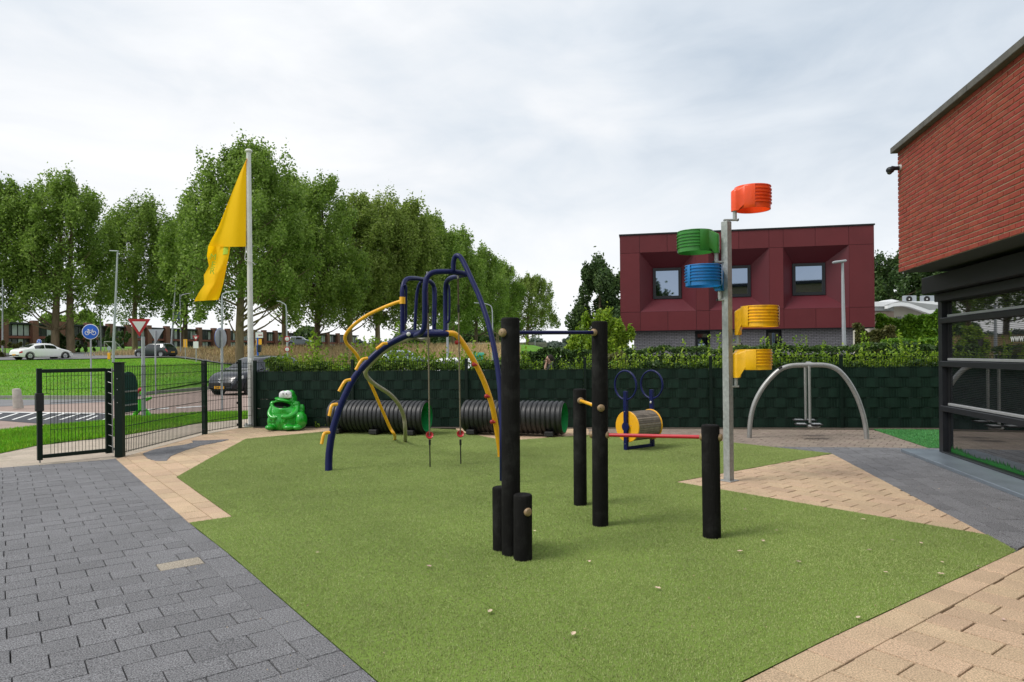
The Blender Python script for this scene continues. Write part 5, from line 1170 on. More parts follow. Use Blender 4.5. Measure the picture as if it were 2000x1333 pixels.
for i, (x, Y, yt, cw, lab, mt, nl) in enumerate(rowp):
    tree('poplar_tree', lab, tb(x, Y), Hof(x, yt, Y)*.97, cw, 100+i*7, nl, .15 if Y < 95 else .18, mt, m_bark if i % 3 else m_barkd, zb=.22 if i < 6 else .16, group=GP, tr=.42 if i in (4, 1) else .34, wind=.05, trunks=2 if i == 1 else 1, nclump=190 if cw > 5 else 150)
tree('broadleaf_tree', 'dark broadleaf tree left of the red building', tb(1172, 62), Hof(1172, 517, 62), 3.1, 51, 30000, .15, m_leafd, m_barkd, zb=.10, wind=0., nclump=60, shape='round', tr=.2)
tree('broadleaf_tree', 'dark tree rising between the red building and the brick wall', tb(1765, 76), Hof(1765, 505, 76), 5.2, 52, 28000, .19, m_leafd, m_barkd, zb=.15, wind=0., nclump=60, shape='round', tr=.25)
tree('broadleaf_tree', 'dark tree behind the rooftop units', tb(1850, 80), Hof(1850, 520, 80), 6.5, 53, 26000, .20, m_leafd, m_barkd, zb=.12, wind=0., nclump=60, shape='round', tr=.25)
tree('broadleaf_tree', 'tree behind the viewpoint, mirrored in the left window of the red building', Vector((-4.5, -17, 0)), 11.5, 3.6, 58, 7000, .22, m_leafd, m_barkd, zb=.2, wind=0., nclump=50, shape='round', tr=.2)
tree('bright_shrub', 'yellow green feathery shrub at the corner of the red building', tb(1178, 29), Hof(1178, 612, 29), 1.45, 54, 11000, .075, m_leafy, m_barkd, zb=.02, wind=0., nclump=55, shape='round', tr=.06)
tree('bright_shrub', 'lower yellow green shrub just behind the second black post', tb(1128, 27), Hof(1128, 655, 27), .75, 55, 5000, .07, m_leafy, m_barkd, zb=.02, wind=0., nclump=36, shape='round', tr=.05)
for x, Y, yt, cw, lab in ((138, 84, 652, 3.2, 'dark rounded bush in front of the workshop row, under the bicycle sign'), (108, 84, 655, 1.6, 'small dark bush at the foot of the twin poplar'), (10, 70, 668, 3.0, 'pale scrub bush behind the white car'), (215, 110, 640, 3.4, 'dark bush behind the small goal')):
    tree('bush', lab, tb(x, Y), Hof(x, yt, Y), cw, int(x)+60, 4500, .17, m_leafd if x != 10 else m_leafbr, m_barkd, zb=.0, wind=0., nclump=40, shape='round', tr=.08)
def wood(name, label, x0, x1, Y, yt, n, ls, mat, seed):
    rng = np.random.default_rng(seed); a = P(x0, 690, Y); c = P(x1, 690, Y); pts = []
    nb = max(6, int((c.x-a.x)/7)); zb = T((a.x+c.x)/2, Y)-2
    for k in range(nb):
        x = rng.uniform(a.x, c.x); px = 1000+F*x/Y; top = P(px, yt, Y).z+rng.uniform(-2.6, 1.2); m = n//nb
        r = rng.uniform(3, 6); g = rng.normal(size=(m, 3)); g /= np.linalg.norm(g, axis=1)[:, None]; g *= (rng.uniform(0, 1, m)**.35)[:, None]*np.array([r, r, (top-zb)/2])
        pts.append(g+np.array([x, Y+rng.uniform(-6, 6), (top+zb)/2]))
    leaf_object(name, np.concatenate(pts), ls, mat, None, rng, label=label, cat='wood', kind='stuff')
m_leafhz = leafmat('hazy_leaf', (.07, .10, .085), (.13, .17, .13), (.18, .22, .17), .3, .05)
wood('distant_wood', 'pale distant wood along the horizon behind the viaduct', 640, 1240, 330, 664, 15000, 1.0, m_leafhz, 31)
wood('distant_wood', 'mid distance trees closing the gaps behind the poplar trunks', 520, 1010, 200, 634, 26000, .55, m_leafd, 32)
wood('distant_wood', 'green trees behind the workshop roof on the left', -250, 260, 260, 598, 16000, .8, m_leaf, 33)
# hedges
def hedge(name, label, a, c, h0, h1, dep, n, ls, mat, seed, base=0., lump=.06, group=None, spr=0, core=True):
    rng = np.random.default_rng(seed); a = Vector(a); c = Vector(c); d = c-a; L = d.length; d.normalize(); nn = Vector((-d.y, d.x, 0)); root = empty(name, Vector((a.x, a.y, base)), label, 'hedge', group)
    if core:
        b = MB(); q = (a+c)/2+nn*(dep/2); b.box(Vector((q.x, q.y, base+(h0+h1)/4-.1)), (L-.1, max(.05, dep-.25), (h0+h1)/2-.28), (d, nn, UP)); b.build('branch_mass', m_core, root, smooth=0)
    m = n; s = rng.uniform(0, L, m); face = rng.uniform(0, 1, m); hh = h0+(h1-h0)*s/L+lump*np.sin(s*2.1+seed)+lump*.8*np.sin(s*5.3+1.3*seed)+lump*.5*np.sin(s*11)
    top = face < .42; v = np.where(top, rng.uniform(0, dep, m), np.abs(rng.normal(0, .05, m))); z = np.where(top, hh-np.abs(rng.normal(0, .05, m)), hh*rng.uniform(.0, 1, m)**.8)
    pts = np.stack([a.x+d.x*s+nn.x*v, a.y+d.y*s+nn.y*v, base+z], axis=1)+rng.normal(0, .025, (m, 3))
    leaf_object('foliage', pts, ls, mat, root, rng, up=.5)
    if spr:
        pp = []
        for k in range(spr):
            s_ = rng.uniform(0, L); v_ = rng.uniform(.05, dep*.6); hl = rng.uniform(.06, .30)*(2.4 if rng.random() < .12 else 1); z0 = base+h0+(h1-h0)*s_/L-.10; kk = max(5, int(hl/.022)); lean = rng.normal(0, .12, 2)
            for j in range(kk):
                f = j/kk; pp.append((a.x+d.x*s_+nn.x*v_+lean[0]*f*hl+rng.normal(0, .018), a.y+d.y*s_+nn.y*v_+lean[1]*f*hl+rng.normal(0, .018), z0+(hl+.1)*f))
        leaf_object('shoot', np.array(pp), ls*.95, m_leafy, root, rng, up=.6)
    return root
bk = -fn_
def fpt(px, o): return FA+fd*along(px)+bk*o
hedge('leafy_shrubs', 'bright leafy shrubs growing behind the left part of the fence', fpt(506, .28), fpt(765, .28), 1.33, 1.33, .6, 9000, .042, m_leafh, 1, lump=.08, spr=200, core=True)
hedge('leafy_shrubs', 'bright leafy shrubs behind the fence around the ropes', fpt(767, .28), fpt(1030, .28), 1.35, 1.32, .6, 9000, .040, m_leafh, 2, lump=.07, spr=190)
hedge('leafy_shrubs', 'low yellow green shrubs behind the fence between the person and the basket post', fpt(1096, .28), fpt(1385, .28), 1.25, 1.25, .5, 7000, .036, m_leafk, 3, lump=.05, spr=170)
hedge('leafy_shrubs', 'lowest dip in the shrubs in front of the person', fpt(1032, .28), fpt(1095, .28), 1.17, 1.15, .5, 2200, .036, m_leafh, 5, lump=.03, spr=14)
hedge('leafy_shrubs', 'low yellow green shrubs behind the fence at the grey arch', fpt(1388, .28), fpt(1900, .28), 1.25, 1.27, .5, 9000, .036, m_leafk, 4, lump=.05, spr=420)
for x, hh_, lab in ((590, .75, 'tall yellowing shoot standing above the shrubs beside the red roundels'), (713, .62, 'leafy shoot above the shrubs left of the spiral pole'), (764, .95, 'slender tall sapling behind the blue arch'), (745, .55, 'spindly shoot right of the spiral pole')):
    q = fpt(x, .55); rt = empty('sapling', Vector((q.x, q.y, 0)), lab, 'plant'); b = MB(); tp = q+UP*(1.35+hh_)+Vector((.05, 0, 0)); b.tube([q, q.lerp(tp, .5)+Vector((.02, 0, 0)), tp], [.014, .009, .003], 6); b.build('stem', m_bark, rt)
    rng = np.random.default_rng(x); nn_ = 260; zz_ = rng.uniform(1.1, 1.35+hh_, nn_); sp_ = .16*(1-(zz_-1.1)/(hh_+.4))+.03; pts = np.stack([q.x+.05*zz_/2+rng.normal(0, 1, nn_)*sp_, q.y+rng.normal(0, 1, nn_)*sp_, zz_], axis=1); leaf_object('leaves', pts, .038, m_leafy, rt, rng, up=.5)
def HG(x, Y): p = P(x, 690, Y); return Vector((p.x, Y, 0))
hedge('clipped_hedge', 'clipped green hedge in front of the red building', HG(1217, 21.5), HG(1850, 19.2), 1.66, 1.70, .9, 15000, .05, m_leafk, 11, lump=.04, spr=16)
hedge('clipped_hedge', 'clipped dark hedge beside the person', HG(1018, 22), HG(1168, 21.5), 1.60, 1.62, 1.2, 9000, .055, m_leafk, 12, lump=.06)
hedge('clipped_hedge', 'brownish low hedge left of the red building front hedge', HG(1166, 19), HG(1222, 19), 1.40, 1.42, .7, 2200, .045, m_leafbr, 13, lump=.06)
hedge('clipped_hedge', 'bright clipped hedge step below the conifer hedge', HG(1735, 24.5), HG(1870, 24), 1.86, 1.98, 1.0, 9000, .05, m_leafc, 14, lump=.04)
hedge('conifer_hedge', 'tall bright conifer hedge in front of the cream house', HG(1712, 31), HG(1900, 29), 3.02, 3.12, 1.3, 26000, .085, m_leafc, 15, lump=.10)
hedge('mixed_hedge', 'brownish green tall shrub hedge at the right end of the red building', HG(1672, 27), HG(1748, 26.5), 2.55, 2.35, 1.2, 12000, .065, m_leafbr, 16, lump=.14)
# weeds at the foot of the fence
rng = np.random.default_rng(77)
for x, lab in ((618, 'small weed at the foot of the fence beside the frog'), (675, 'small weed beside the left tunnel')):
    q = FA+fd*along(x)+fn_*.12; rt = empty('weed', Vector((q.x, q.y, 0)), lab, 'weed'); pts = np.array(q)+np.abs(rng.normal(0, 1, (40, 3)))*np.array([.06, .03, .05]); leaf_object('leaves', pts, .02, m_leafy, rt, rng)
# ------------------------------------------------------------------ signs, lamps, street furniture
def pole(b, base, h, r=.03): b.cyl(base, base+UP*h, r, n=10)
def signpost(name, label, xb, Y, ytop, zoff=0, r=.03, mat=None, cat='sign'):
    p = P(xb, 690, Y); p.z = T(p.x, Y)-.05; root = empty(name, p, label, cat); top = P(xb, ytop, Y).z; b = MB(); b.cyl(p, Vector((p.x, Y, top)), r, n=10); b.build('pole', mat or m_lamp, root); return root, p
def facing(az): return Vector((math.sin(az), -math.cos(az), 0))     # 0 looks straight at the camera
def disc(root, c, rad, az, mat, name, th=.012, rim=None):
    n = facing(az); s = Vector((n.y, -n.x, 0)).normalized(); s = UP.cross(n); b = MB(); b.lathe([(0, th), (rad*.97, th), (rad, th*.6), (rad, 0), (0, 0)], c, 32, (s, UP, n)); return b.build(name, mat, root, smooth=40), n, s
def tri(root, c, w, az, mat, name, o=0., th=.012, k=1.):
    n = facing(az); s = UP.cross(n); h = w*.866; pts = []
    for cx_, cz_ in ((-.5, .36), (.5, .36), (0, -.64)):
        pts.append(c+s*(w*cx_*k)+UP*(h*(cz_*k))+n*o)
    b = MB(); b.prism(pts, n*th); return b.build(name, mat, root, smooth=0, fix=True)
# bicycle sign
rt, p = signpost('bicycle_sign', 'round blue sign with white bicycle on thin pole behind the gate', 177.5, 27, 648); c = P(178, 648.5, 27)+Vector((0, -.04, 0)); rad = 15.0/F*27
dsk, n, s = disc(rt, c, rad, R(12), m_signwhite, 'plate'); d2, n, s = disc(rt, c+n*.0125, rad*.93, R(12), m_signblue, 'face', .004)
b = MB(); o = c+n*.019
def bp_(u, v): return o+s*(u*rad)+UP*(v*rad)
for u in (-.38, .40): b.tube([bp_(u+.24*math.cos(t), -.16+.24*math.sin(t)) for t in np.linspace(0, 6.283, 17)[:-1]], .013, 5, closed=True)
for l in ([(-.38, -.16), (-.18, .18), (.22, .18), (.0, -.16), (-.38, -.16)], [(.0, -.16), (-.22, .28)], [(.40, -.16), (.20, .30), (.32, .34)], [(-.34, .29), (-.12, .29)]): b.tube([bp_(*q) for q in l], .012, 5)
b.build('bicycle_symbol', m_signwhite, dsk, smooth=0)
# give way sign, front
rt, p = signpost('give_way_sign', 'red bordered white give way triangle on thick pole behind the mesh fence', 279.5, 17.8, 658, r=.045); c = P(273, 636, 17.8)+Vector((.02, -.06, 0)); w_ = 40/F*17.8
t1 = tri(rt, c, w_, R(18), m_signred, 'plate'); tri(rt, c, w_, R(18), m_signwhite, 'face', .0125, .004, .60)
rt, p = signpost('sign_back', 'grey back of a triangular sign on a thin pole', 303.5, 29, 646, r=.033); tri(rt, P(304, 652.5, 29)+Vector((0, .04, 0)), 29/F*29, R(8), m_signback, 'plate')
rt, p = signpost('sign_back', 'grey back of a round blue edged sign seen at an angle', 433, 20.2, 645, r=.033); c = P(431, 660.5, 20.2)+Vector((-.02, .05, 0)); disc(rt, c, 19.5/F*20.2, R(80), m_signback, 'plate'); d2, n, s = disc(rt, c-facing(R(80))*.008, 20/F*20.2, R(80), m_signblue, 'rim', .006)
rt, p = signpost('give_way_sign', 'small distant give way sign above a white plate', 383, 60, 653, r=.04); t1 = tri(rt, P(383, 660, 60)+Vector((0, -.05, 0)), 13/F*60, R(10), m_signred, 'plate'); tri(rt, P(383, 660, 60)+Vector((0, -.05, 0)), 13/F*60, R(10), m_signwhite, 'face', .015, .01, .5)
b = MB(); b.box(P(383, 674, 60)+Vector((0, -.05, 0)), (10/F*60, .02, 13/F*60)); b.build('sub_plate', m_signwhite, rt, smooth=0)
rt, p = signpost('yellow_board', 'small yellow notice board on the verge behind the dark hatchback', 362, 66, 664, r=.03); b = MB(); b.box(P(362, 671, 66), (7.5/F*66, .03, 16/F*66)); b.build('panel', m_signyel, rt, smooth=0)
rt, p = signpost('bollard_sign', 'yellow traffic bollard with small round blue sign near the lamp post', 213, 56, 676, r=.03); disc(rt, P(213.5, 681, 56)+Vector((0, -.04, 0)), 4/F*56, 0, m_signback, 'plate'); b = MB(); c = P(213, 696, 56); b.box(c, (4.8/F*56, .15, 13/F*56), bev=.03); b.build('bollard', m_signyel, rt, smooth=0)
rt, p = signpost('roundabout_sign', 'small round blue arrow sign peeking above the white car', 77, 72, 668, r=.03); dsk, n, s = disc(rt, P(77, 668, 72)+Vector((0, -.04, 0)), 5.0/F*72, 0, m_signwhite, 'plate'); d2, n, s = disc(rt, P(77, 668, 72)+Vector((0, -.055, 0)), 4.5/F*72, 0, m_signblue, 'face', .01)
b = MB(); o = P(77, 668, 72)+Vector((0, -.075, 0)); rr_ = 2.4/F*72
for k in range(3): b.tube([o+Vector((math.cos(t)*rr_, 0, math.sin(t)*rr_)) for t in np.linspace(k*2.09, k*2.09+1.4, 6)], [.03, .03, .03, .03, .06, .01], 5)
b.build('arrow_symbol', m_signwhite, dsk)
rt, p = signpost('round_signs', 'pole with two round red edged signs one above the other', 561.5, 50, 655, r=.06)
for y in (662.5, 683): dsk, n, s = disc(rt, P(561.5, y, 50)+Vector((0, -.08, 0)), 5.6/F*50, R(25), m_signred, 'plate'); disc(rt, P(561.5, y, 50)+Vector((0, -.08, 0))+n*.013, 3.9/F*50, R(25), m_signwhite, 'face', .006)
rt, p = signpost('bus_stop', 'bus stop flag on bright blue pole beside the flagpole', 503.5, 46, 660, r=.06, mat=m_signblue)
b = MB(); b.box(P(506.5, 655, 46), (14/F*46, .06, 11/F*46)); pn_ = b.build('flag_panel', m_signwhite, rt, smooth=0); b = MB(); b.box(P(508.5, 655, 46)+Vector((0, -.04, 0)), (8/F*46, .02, 1.4/F*46)); b.build('stripe', m_signred, pn_, smooth=0)
b = MB(); b.box(P(505.5, 668, 46), (11/F*46, .05, 11/F*46)); b.build('timetable', m_signyel, rt, smooth=0); b = MB(); b.box(P(506.5, 681, 46), (6/F*46, .2, 15/F*46), bev=.05); b.build('bin', m_frame, rt, smooth=0)
rt, p = signpost('banner', 'dark blue banner on a slim post between the poplars', 353, 75, 575, r=.05); b = MB(); b.box(P(348, 617, 75), (9/F*75, .05, 14/F*75)); b.build('cloth', M('navy', (.012, .03, .10), .6, .05, 3), rt, smooth=0)
# lamp posts: (foot x, Y, arm path in pixels)
def lamp(label, xb, xt, Y, pts, head, r=.07):
    p = P(xb, 690, Y); p.z = T(p.x, Y)-.06; root = empty('street_lamp', p, label, 'street lamp', 'street lamps'); b = MB(); pp = [p]+crom([P(x, y, Y) for x, y in pts], 5); b.tube(pp, list(np.linspace(r, r*.55, len(pp))), 10); b.build('column', m_lamp, root)
    a, c = P(head[0], head[1], Y), P(head[2], head[3], Y); d = (c-a); b = MB(); b.box((a+c)/2, (d.length, .22, .08), (d.normalized(), Vector((0, 1, 0)), d.normalized().cross(Vector((0, 1, 0)))), bev=.025); b.build('lantern', m_lamp, root, smooth=0)
lamp('tall street lamp rising above the gate post', 221, 229, 52, [(221.5, 680), (226, 580), (229.5, 491)], (215, 490.5, 231, 491), .10)
lamp('slimmer street lamp behind the bicycle sign', 197, 195, 85, [(197, 670), (195.5, 600), (195, 532)], (188, 531, 197, 532), .10)
lamp('street lamp behind the dark hatchback', 335, 345, 72, [(335, 670), (340, 600), (345.5, 526)], (334, 525, 347, 526.5), .10)
lamp('street lamp at the left edge of the view', 5, 5, 75, [(5, 670), (5, 600), (5, 545)], (0, 563, 9, 563), .10)
lamp('bent arm street lamp between flag and flagpole', 434, 436, 46, [(434, 690), (433.5, 620), (434, 580), (440, 573), (455, 569)], (453, 569.5, 464, 569.5), .07)
lamp('bent arm street lamp right of the flagpole', 560, 559, 62, [(561, 690), (560, 640), (559, 602), (555, 594), (547, 590)], (541, 588.5, 549, 590), .075)
lamp('bent arm street lamp seen through the blue arch', 962, 962, 66, [(962, 690), (962, 640), (961, 605), (955, 596), (940, 592.5)], (926, 592, 941, 593), .075)
lamp('grey lamp post in front of the red building', 1649, 1644, 23.5, [(1649, 680), (1647, 600), (1645.5, 514)], (1628, 513, 1651, 510), .075)
lamp('double armed thin lamp by the banner', 353, 352, 76, [(353, 660), (352.5, 600), (353, 580), (362, 575), (375, 573)], (374, 573, 382, 573), .06)
lamp('thin distant lamp above the viaduct', 1045, 1045, 120, [(1045, 680), (1045, 660), (1044.5, 640)], (1040, 640, 1046, 640), .10)
lamp('pale post behind the red knobs', 874, 874, 60, [(874.5, 690), (874, 650), (874, 620)], (870, 620, 878, 620), .13)
# small goal
q = P(207, 688, 88); z0 = T(q.x, 88); rt = empty('goal', Vector((q.x, 88, z0)), 'small white goal frame on the grass beyond the roundabout', 'goal'); b = MB(); a, c = P(204, 668, 88), P(226, 668, 88)
b.tube([Vector((a.x, 88, z0)), a, c, Vector((c.x, 88, z0))], .07, 8); b.tube([a, Vector((a.x+.4, 89.2, z0))], .05, 8); b.tube([c, Vector((c.x+.4, 89.2, z0))], .05, 8); b.build('frame', m_pole, rt)
# bollard
q = G(36, 797.5); rt = empty('stone_bollard', q, 'short leaning pale concrete bollard beside the cycle path', 'bollard'); hgt = .62; b = MB(); b.lathe([(.145, 0), (.14, .1), (.125, .35), (.118, hgt-.05), (.10, hgt-.01), (.05, hgt), (0, hgt)], q, 20, (Vector((1, 0, .0)), Vector((0, 1, 0)), Vector((-.11, .02, 1)))); b.build('shaft', m_concrete, rt)
# running safety figure
q = G(277, 814); Yq = q.y; rt = empty('running_figure', q, 'bright green running child cut-out figure with red cap behind the mesh fence', 'figure')
def fp_(x, y, dy=0): return P(x, y, Yq+dy)
b = MB()
def limb(pts, rs, flat=.5): b.tube(crom([fp_(*p) for p in pts], 4), list(np.interp(np.linspace(0, 1, (len(pts)-1)*4+1), np.linspace(0, 1, len(pts)), rs)), 12)
limb([(272, 781), (274, 793), (276, 801)], [.075, .085, .08]); limb([(272, 798), (265, 808), (261, 815)], [.075, .055, .05]); limb([(279, 799), (287, 806), (294, 814)], [.07, .055, .05]); limb([(266, 783), (265, 795), (269, 803)], [.045, .05, .05]); limb([(279, 782), (288, 780), (296, 777)], [.055, .045, .03])
b.sph(fp_(279, 766), (.085, .07, .10), 16, 10); b.build('body', m_neon, rt, smooth=70)
b = MB(); b.sph(fp_(276, 762), (.085, .075, .07), 14, 8); b.tube([fp_(271, 765), fp_(268.5, 768)], [.05, .02], 8); b.build('cap', m_red, rt)
# green container
q = P(931, 696, 24); rt = empty('green_container', Vector((q.x, 24, 0)), 'turquoise green container lid showing above the hedge', 'container'); m_tq = M('turquoise', (.02, .24, .15), .45, .06, 4)
a, c = P(919, 699, 24), P(945, 699, 24); b = MB(); b.box(((a.x+c.x)/2, 24.2, .72), (c.x-a.x-.03, .5, 1.44), bev=.03); b.build('bin', m_tq, rt, smooth=0); b = MB(); b.tube([Vector((a.x, 24.2, 1.50)), Vector((c.x, 24.2, 1.50))], .12, 14); b.build('lid', m_tq, rt)
# ------------------------------------------------------------------ cars
def car(label, loc, head, L, Wd, H, paint, style='sedan', plate=None, group=None, zoff=0., badge=False):
    loc = Vector(loc); d = Vector((math.cos(head), math.sin(head), 0)); s = Vector((-d.y, d.x, 0)); root = empty('parked_car', loc, label, 'car', group)
    if style == 'sedan': tp = [(0, .70), (.012, .86), (.05, .955), (.15, 1.0), (.30, 1.36), (.42, 1.445), (.52, 1.45), (.62, 1.40), (.76, .98), (.90, .84), (.97, .68), (1, .50)]; belt = [(0, .66), (.1, .88), (.5, .90), (.75, .86), (.95, .62), (1, .45)]; gh = (.20, .74); rw = (.16, .30); ws = (.63, .755); sw = [(.27, .44), (.455, .66)]
    elif style == 'hatch': tp = [(0, .60), (.01, .86), (.04, 1.0), (.13, 1.36), (.20, 1.41), (.45, 1.42), (.60, 1.36), (.73, .98), (.92, .88), (.98, .70), (1, .45)]; belt = [(0, .60), (.05, .92), (.5, .92), (.72, .92), (.95, .70), (1, .42)]; gh = (.07, .72); rw = (.045, .13); ws = (.615, .725); sw = [(.15, .33), (.35, .62)]
    else: tp = [(0, .62), (.01, .92), (.03, 1.08), (.10, 1.50), (.17, 1.58), (.45, 1.62), (.60, 1.55), (.76, 1.06), (.90, .94), (.97, .78), (1, .50)]; belt = [(0, .64), (.04, 1.0), (.5, 1.0), (.75, .99), (.93, .78), (1, .48)]; gh = (.05, .75); rw = (.035, .11); ws = (.61, .755); sw = [(.13, .38), (.40, .64)]
    hm_ = max(z for _, z in tp); tp = [(x, z*H/hm_) for x, z in tp]; belt = [(x, z*H/hm_) for x, z in belt]
    def ip(l, x): 
        return float(np.interp(x, [p[0] for p in l], [p[1] for p in l]))
    def ips(l, x): return (ip(l, x-.018)+2*ip(l, x)+ip(l, x+.018))/4 if .02 < x < .98 else ip(l, x)
    wbf = [(0, .80), (.03, .90), (.12, .98), (.5, 1), (.85, .98), (.95, .88), (1, .70)]
    def sec(x, v):
        t = ips(tp, x); bl_ = min(ips(belt, x), t-.02); wb_ = ips(wbf, x)*Wd/2; gz = t-bl_; k = smooth(.08, .40, gz); wt = wb_*(.90-.17*k); low = .20+.10*smooth(.93, 1, x)+.06*smooth(.06, 0, x)
        P8 = [(0, t), (wt*.62, t-.012), (wt*.90, t-.035-.02*k), (wt, t-.06-.05*k), (wb_*.965, bl_), (wb_, bl_-.10), (wb_*1.0, (bl_+low)/2-.03), (wb_*.985, low+.10), (wb_*.92, low)]
        V = [0, .14, .26, .34, .56, .64, .78, .92, 1]
        return (float(np.interp(v, V, [p[0] for p in P8])), float(np.interp(v, V, [p[1] for p in P8])))
    def Wp(x, y, z): return loc+d*(x-L/2)+s*y+UP*z
    def S(x, v, sg, o=0.):
        y, z = sec(x, v); 
        if o:
            y2, z2 = sec(x, v+.01); ty, tz = y2-y, z2-z; l = math.hypot(ty, tz) or 1; y += -tz/l*o; z += ty/l*o
            if v < .3: z += o*.6
        return Wp(x*L, sg*y, z)
    b = MB(); xs_ = sorted(set(list(np.linspace(0, 1, 41))+[.005, .015])); vs_ = [0, .07, .14, .20, .26, .30, .34, .45, .56, .60, .64, .71, .78, .85, .92, 1]
    for sg in (1, -1):
        g0 = len(b.v); b.v += [tuple(S(x, v, sg)) for x in xs_ for v in vs_]; nv = len(vs_)
        for i in range(len(xs_)-1):
            for j in range(nv-1):
                q = (g0+i*nv+j, g0+(i+1)*nv+j, g0+(i+1)*nv+j+1, g0+i*nv+j+1); b.f.append(q if sg < 0 else q[::-1]); b.m.append(0)
    for x in (0, 1): 
        g0 = len(b.v); ring_ = [S(x, v, 1) for v in vs_]+[S(x, v, -1) for v in reversed(vs_)]; b.v += [tuple(p) for p in ring_]; b.f.append(tuple(range(g0, g0+len(ring_)))); b.m.append(0)
    body = b.build('body', paint, root, smooth=32, fix=True)
    b = MB(); b.box(Wp(L*.5, 0, .24), (L*.86, Wd*.86, .16), (d, s, UP)); b.build('underbody', m_black, root, smooth=0)
    def patch(name, x0, x1, v0, v1, mat, o=.010, sgs=(1, -1), par=root, join=False, nx=6, nv=4, skew=0.):
        b = MB()
        for sg in sgs:
            b.grid(lambda i, j: S(x0+(x1-x0)*i+skew*j, v0+(v1-v0)*j, sg, o), nx, nv)
            if not join: b.build(name, mat, par, smooth=180); b = MB()
        if join: b.build(name, mat, par, smooth=180)
    patch('windscreen', ws[0]+.012, ws[1]-.012, 0, .245, m_glass, join=True); patch('rear_window', rw[0]+.012, rw[1]-.012, 0, .245, m_glass, join=True)
    for a, c in sw: patch('side_window', a, c, .37, .535, m_glass)
    patch('tail_lamp', .004, .05, .58, .70, m_lightred); patch('head_lamp', .905, .955, .555, .645, m_lightclr)
    b = MB(); b.box(Wp(L*1.0-.0, 0, .40*H/1.45), (.06, Wd*.62, .16), (d, s, UP), bev=.02); b.build('grille', m_black, root, smooth=0)
    b = MB(); b.box(Wp(.03, 0, .36), (.10, Wd*.78, .14), (d, s, UP), bev=.03); b.build('rear_bumper', m_black, root, smooth=0)
    for sg in (1, -1):
        m0 = S(ws[1]-.055, .56, sg); b = MB(); b.sph(m0+s*sg*.09+UP*.06, (.07, .07, .06), 10, 7); b.build('mirror', paint, root)
    for x in (.17*L+.02, .815*L):
        for sg in (1, -1):
            c = Wp(x, sg*(Wd/2-.10), .315); ax_ = (d, UP, s*sg)
            b = MB(); b.lathe([(0, -.01), (.385, -.01), (.385, .104), (.345, .107)], c, 24, ax_); b.build('wheel_arch', m_black, root)
            b = MB(); b.lathe([(.21, .085), (.23, .112), (.30, .118), (.318, .09), (.318, -.08), (.20, -.08)], c, 24, ax_); wh = b.build('wheel', m_tyre, root)
            b = MB(); b.lathe([(.215, .09), (.20, .11), (.19, .08), (.0, .07)], c, 24, ax_)
            for k in range(5):
                th = k*2*math.pi/5; u = d*math.cos(th)+UP*math.sin(th); v = -d*math.sin(th)+UP*math.cos(th); b.box(c+u*.10+s*sg*.095, (.20, .05, .02), (u, v, s*sg))
            b.build('rim', m_rim, wh, smooth=30)
    for x, sg in ((L*1.0+.032, 1), (-.012, -1)):
        z = (.33 if sg > 0 else .50 if style != 'sedan' else .42); c = Wp(x+.012*sg, 0, z); b = MB(); b.box(c, (.012, .52, .11), (d, s, UP)); pl = b.build('number_plate', m_plateyel, root, smooth=0)
        if plate: text_mesh('plate_text', plate, m_ink, pl, c+d*sg*.008-s*sg*.23*(-1)*(-1)*(1)-UP*.035 if sg < 0 else c+d*.008-s*.23-UP*.035, s*sg, UP, .105, .001)
    if badge:
        c = Wp(L*.985+.03, 0, .63); b = MB(); b.tube([c+s*(.10*math.cos(t))+UP*(.10*math.sin(t)*.9)+d*.03 for t in np.linspace(R(200), R(340), 9)], .015, 6); b.tube([c+UP*.09+d*.0, c+UP*.02+d*.03, c-UP*.05+d*.04], [.02, .035, .02], 6); b.tube([c+s*.08+UP*.04+d*.015, c+d*.03, c-s*.08+UP*.04+d*.015], .013, 6); b.build('badge', m_silver, body)
    return root
def carpaint(name, col, rough=.28, metal=.0): return M(name, col, rough, .03, 2, coat=.6, metal=metal)
q = P(83, 690, 63); car('white saloon car driving on the roundabout at the left', (q.x, 63, T(q.x, 63)+.03), R(64), 4.79, 1.85, 1.47, carpaint('paint_white', (.86, .86, .86)), 'sedan')
q = P(304, 690, 68); car('dark green hatchback seen from behind on the roundabout', (q.x, 68, T(q.x, 68)-.10), R(168), 3.9, 1.75, 1.42, carpaint('paint_green', (.010, .020, .018)), 'hatch')
q = G(462, 778); car('dark blue car facing the mesh fence beside the flagpole', (-11.15, 30.0, -.03), R(248), 4.4, 1.85, 1.64, carpaint('paint_navy', (.008, .011, .02)), 'suv', plate='ZJ-BR-38', badge=True)
q = P(790, 690, 62); car('silver blue crossover parked behind the shrubs', (q.x, 62, T(q.x, 62)), R(12), 4.4, 1.82, 1.62, carpaint('paint_silver', (.36, .42, .48), metal=.3), 'suv')
q = P(866, 690, 32); car('white car roof showing above the shrubs beside the ropes', (q.x, 32, T(q.x, 32)), R(170), 3.9, 1.7, 1.42, carpaint('paint_white2', (.7, .71, .72)), 'hatch')
q = P(609, 690, 108); car('small grey car on the bank road between the poplar trunks', (q.x, 102, T(q.x, 102)+.06), R(10), 3.6, 1.7, 1.5, carpaint('paint_grey', (.22, .25, .29), metal=.3), 'hatch')
q = P(1108, 690, 45); car('white car glimpsed left of the yellow green shrub', (q.x, 45, T(q.x, 45)), R(180), 4.0, 1.75, 1.48, carpaint('paint_white3', (.7, .71, .72)), 'hatch')
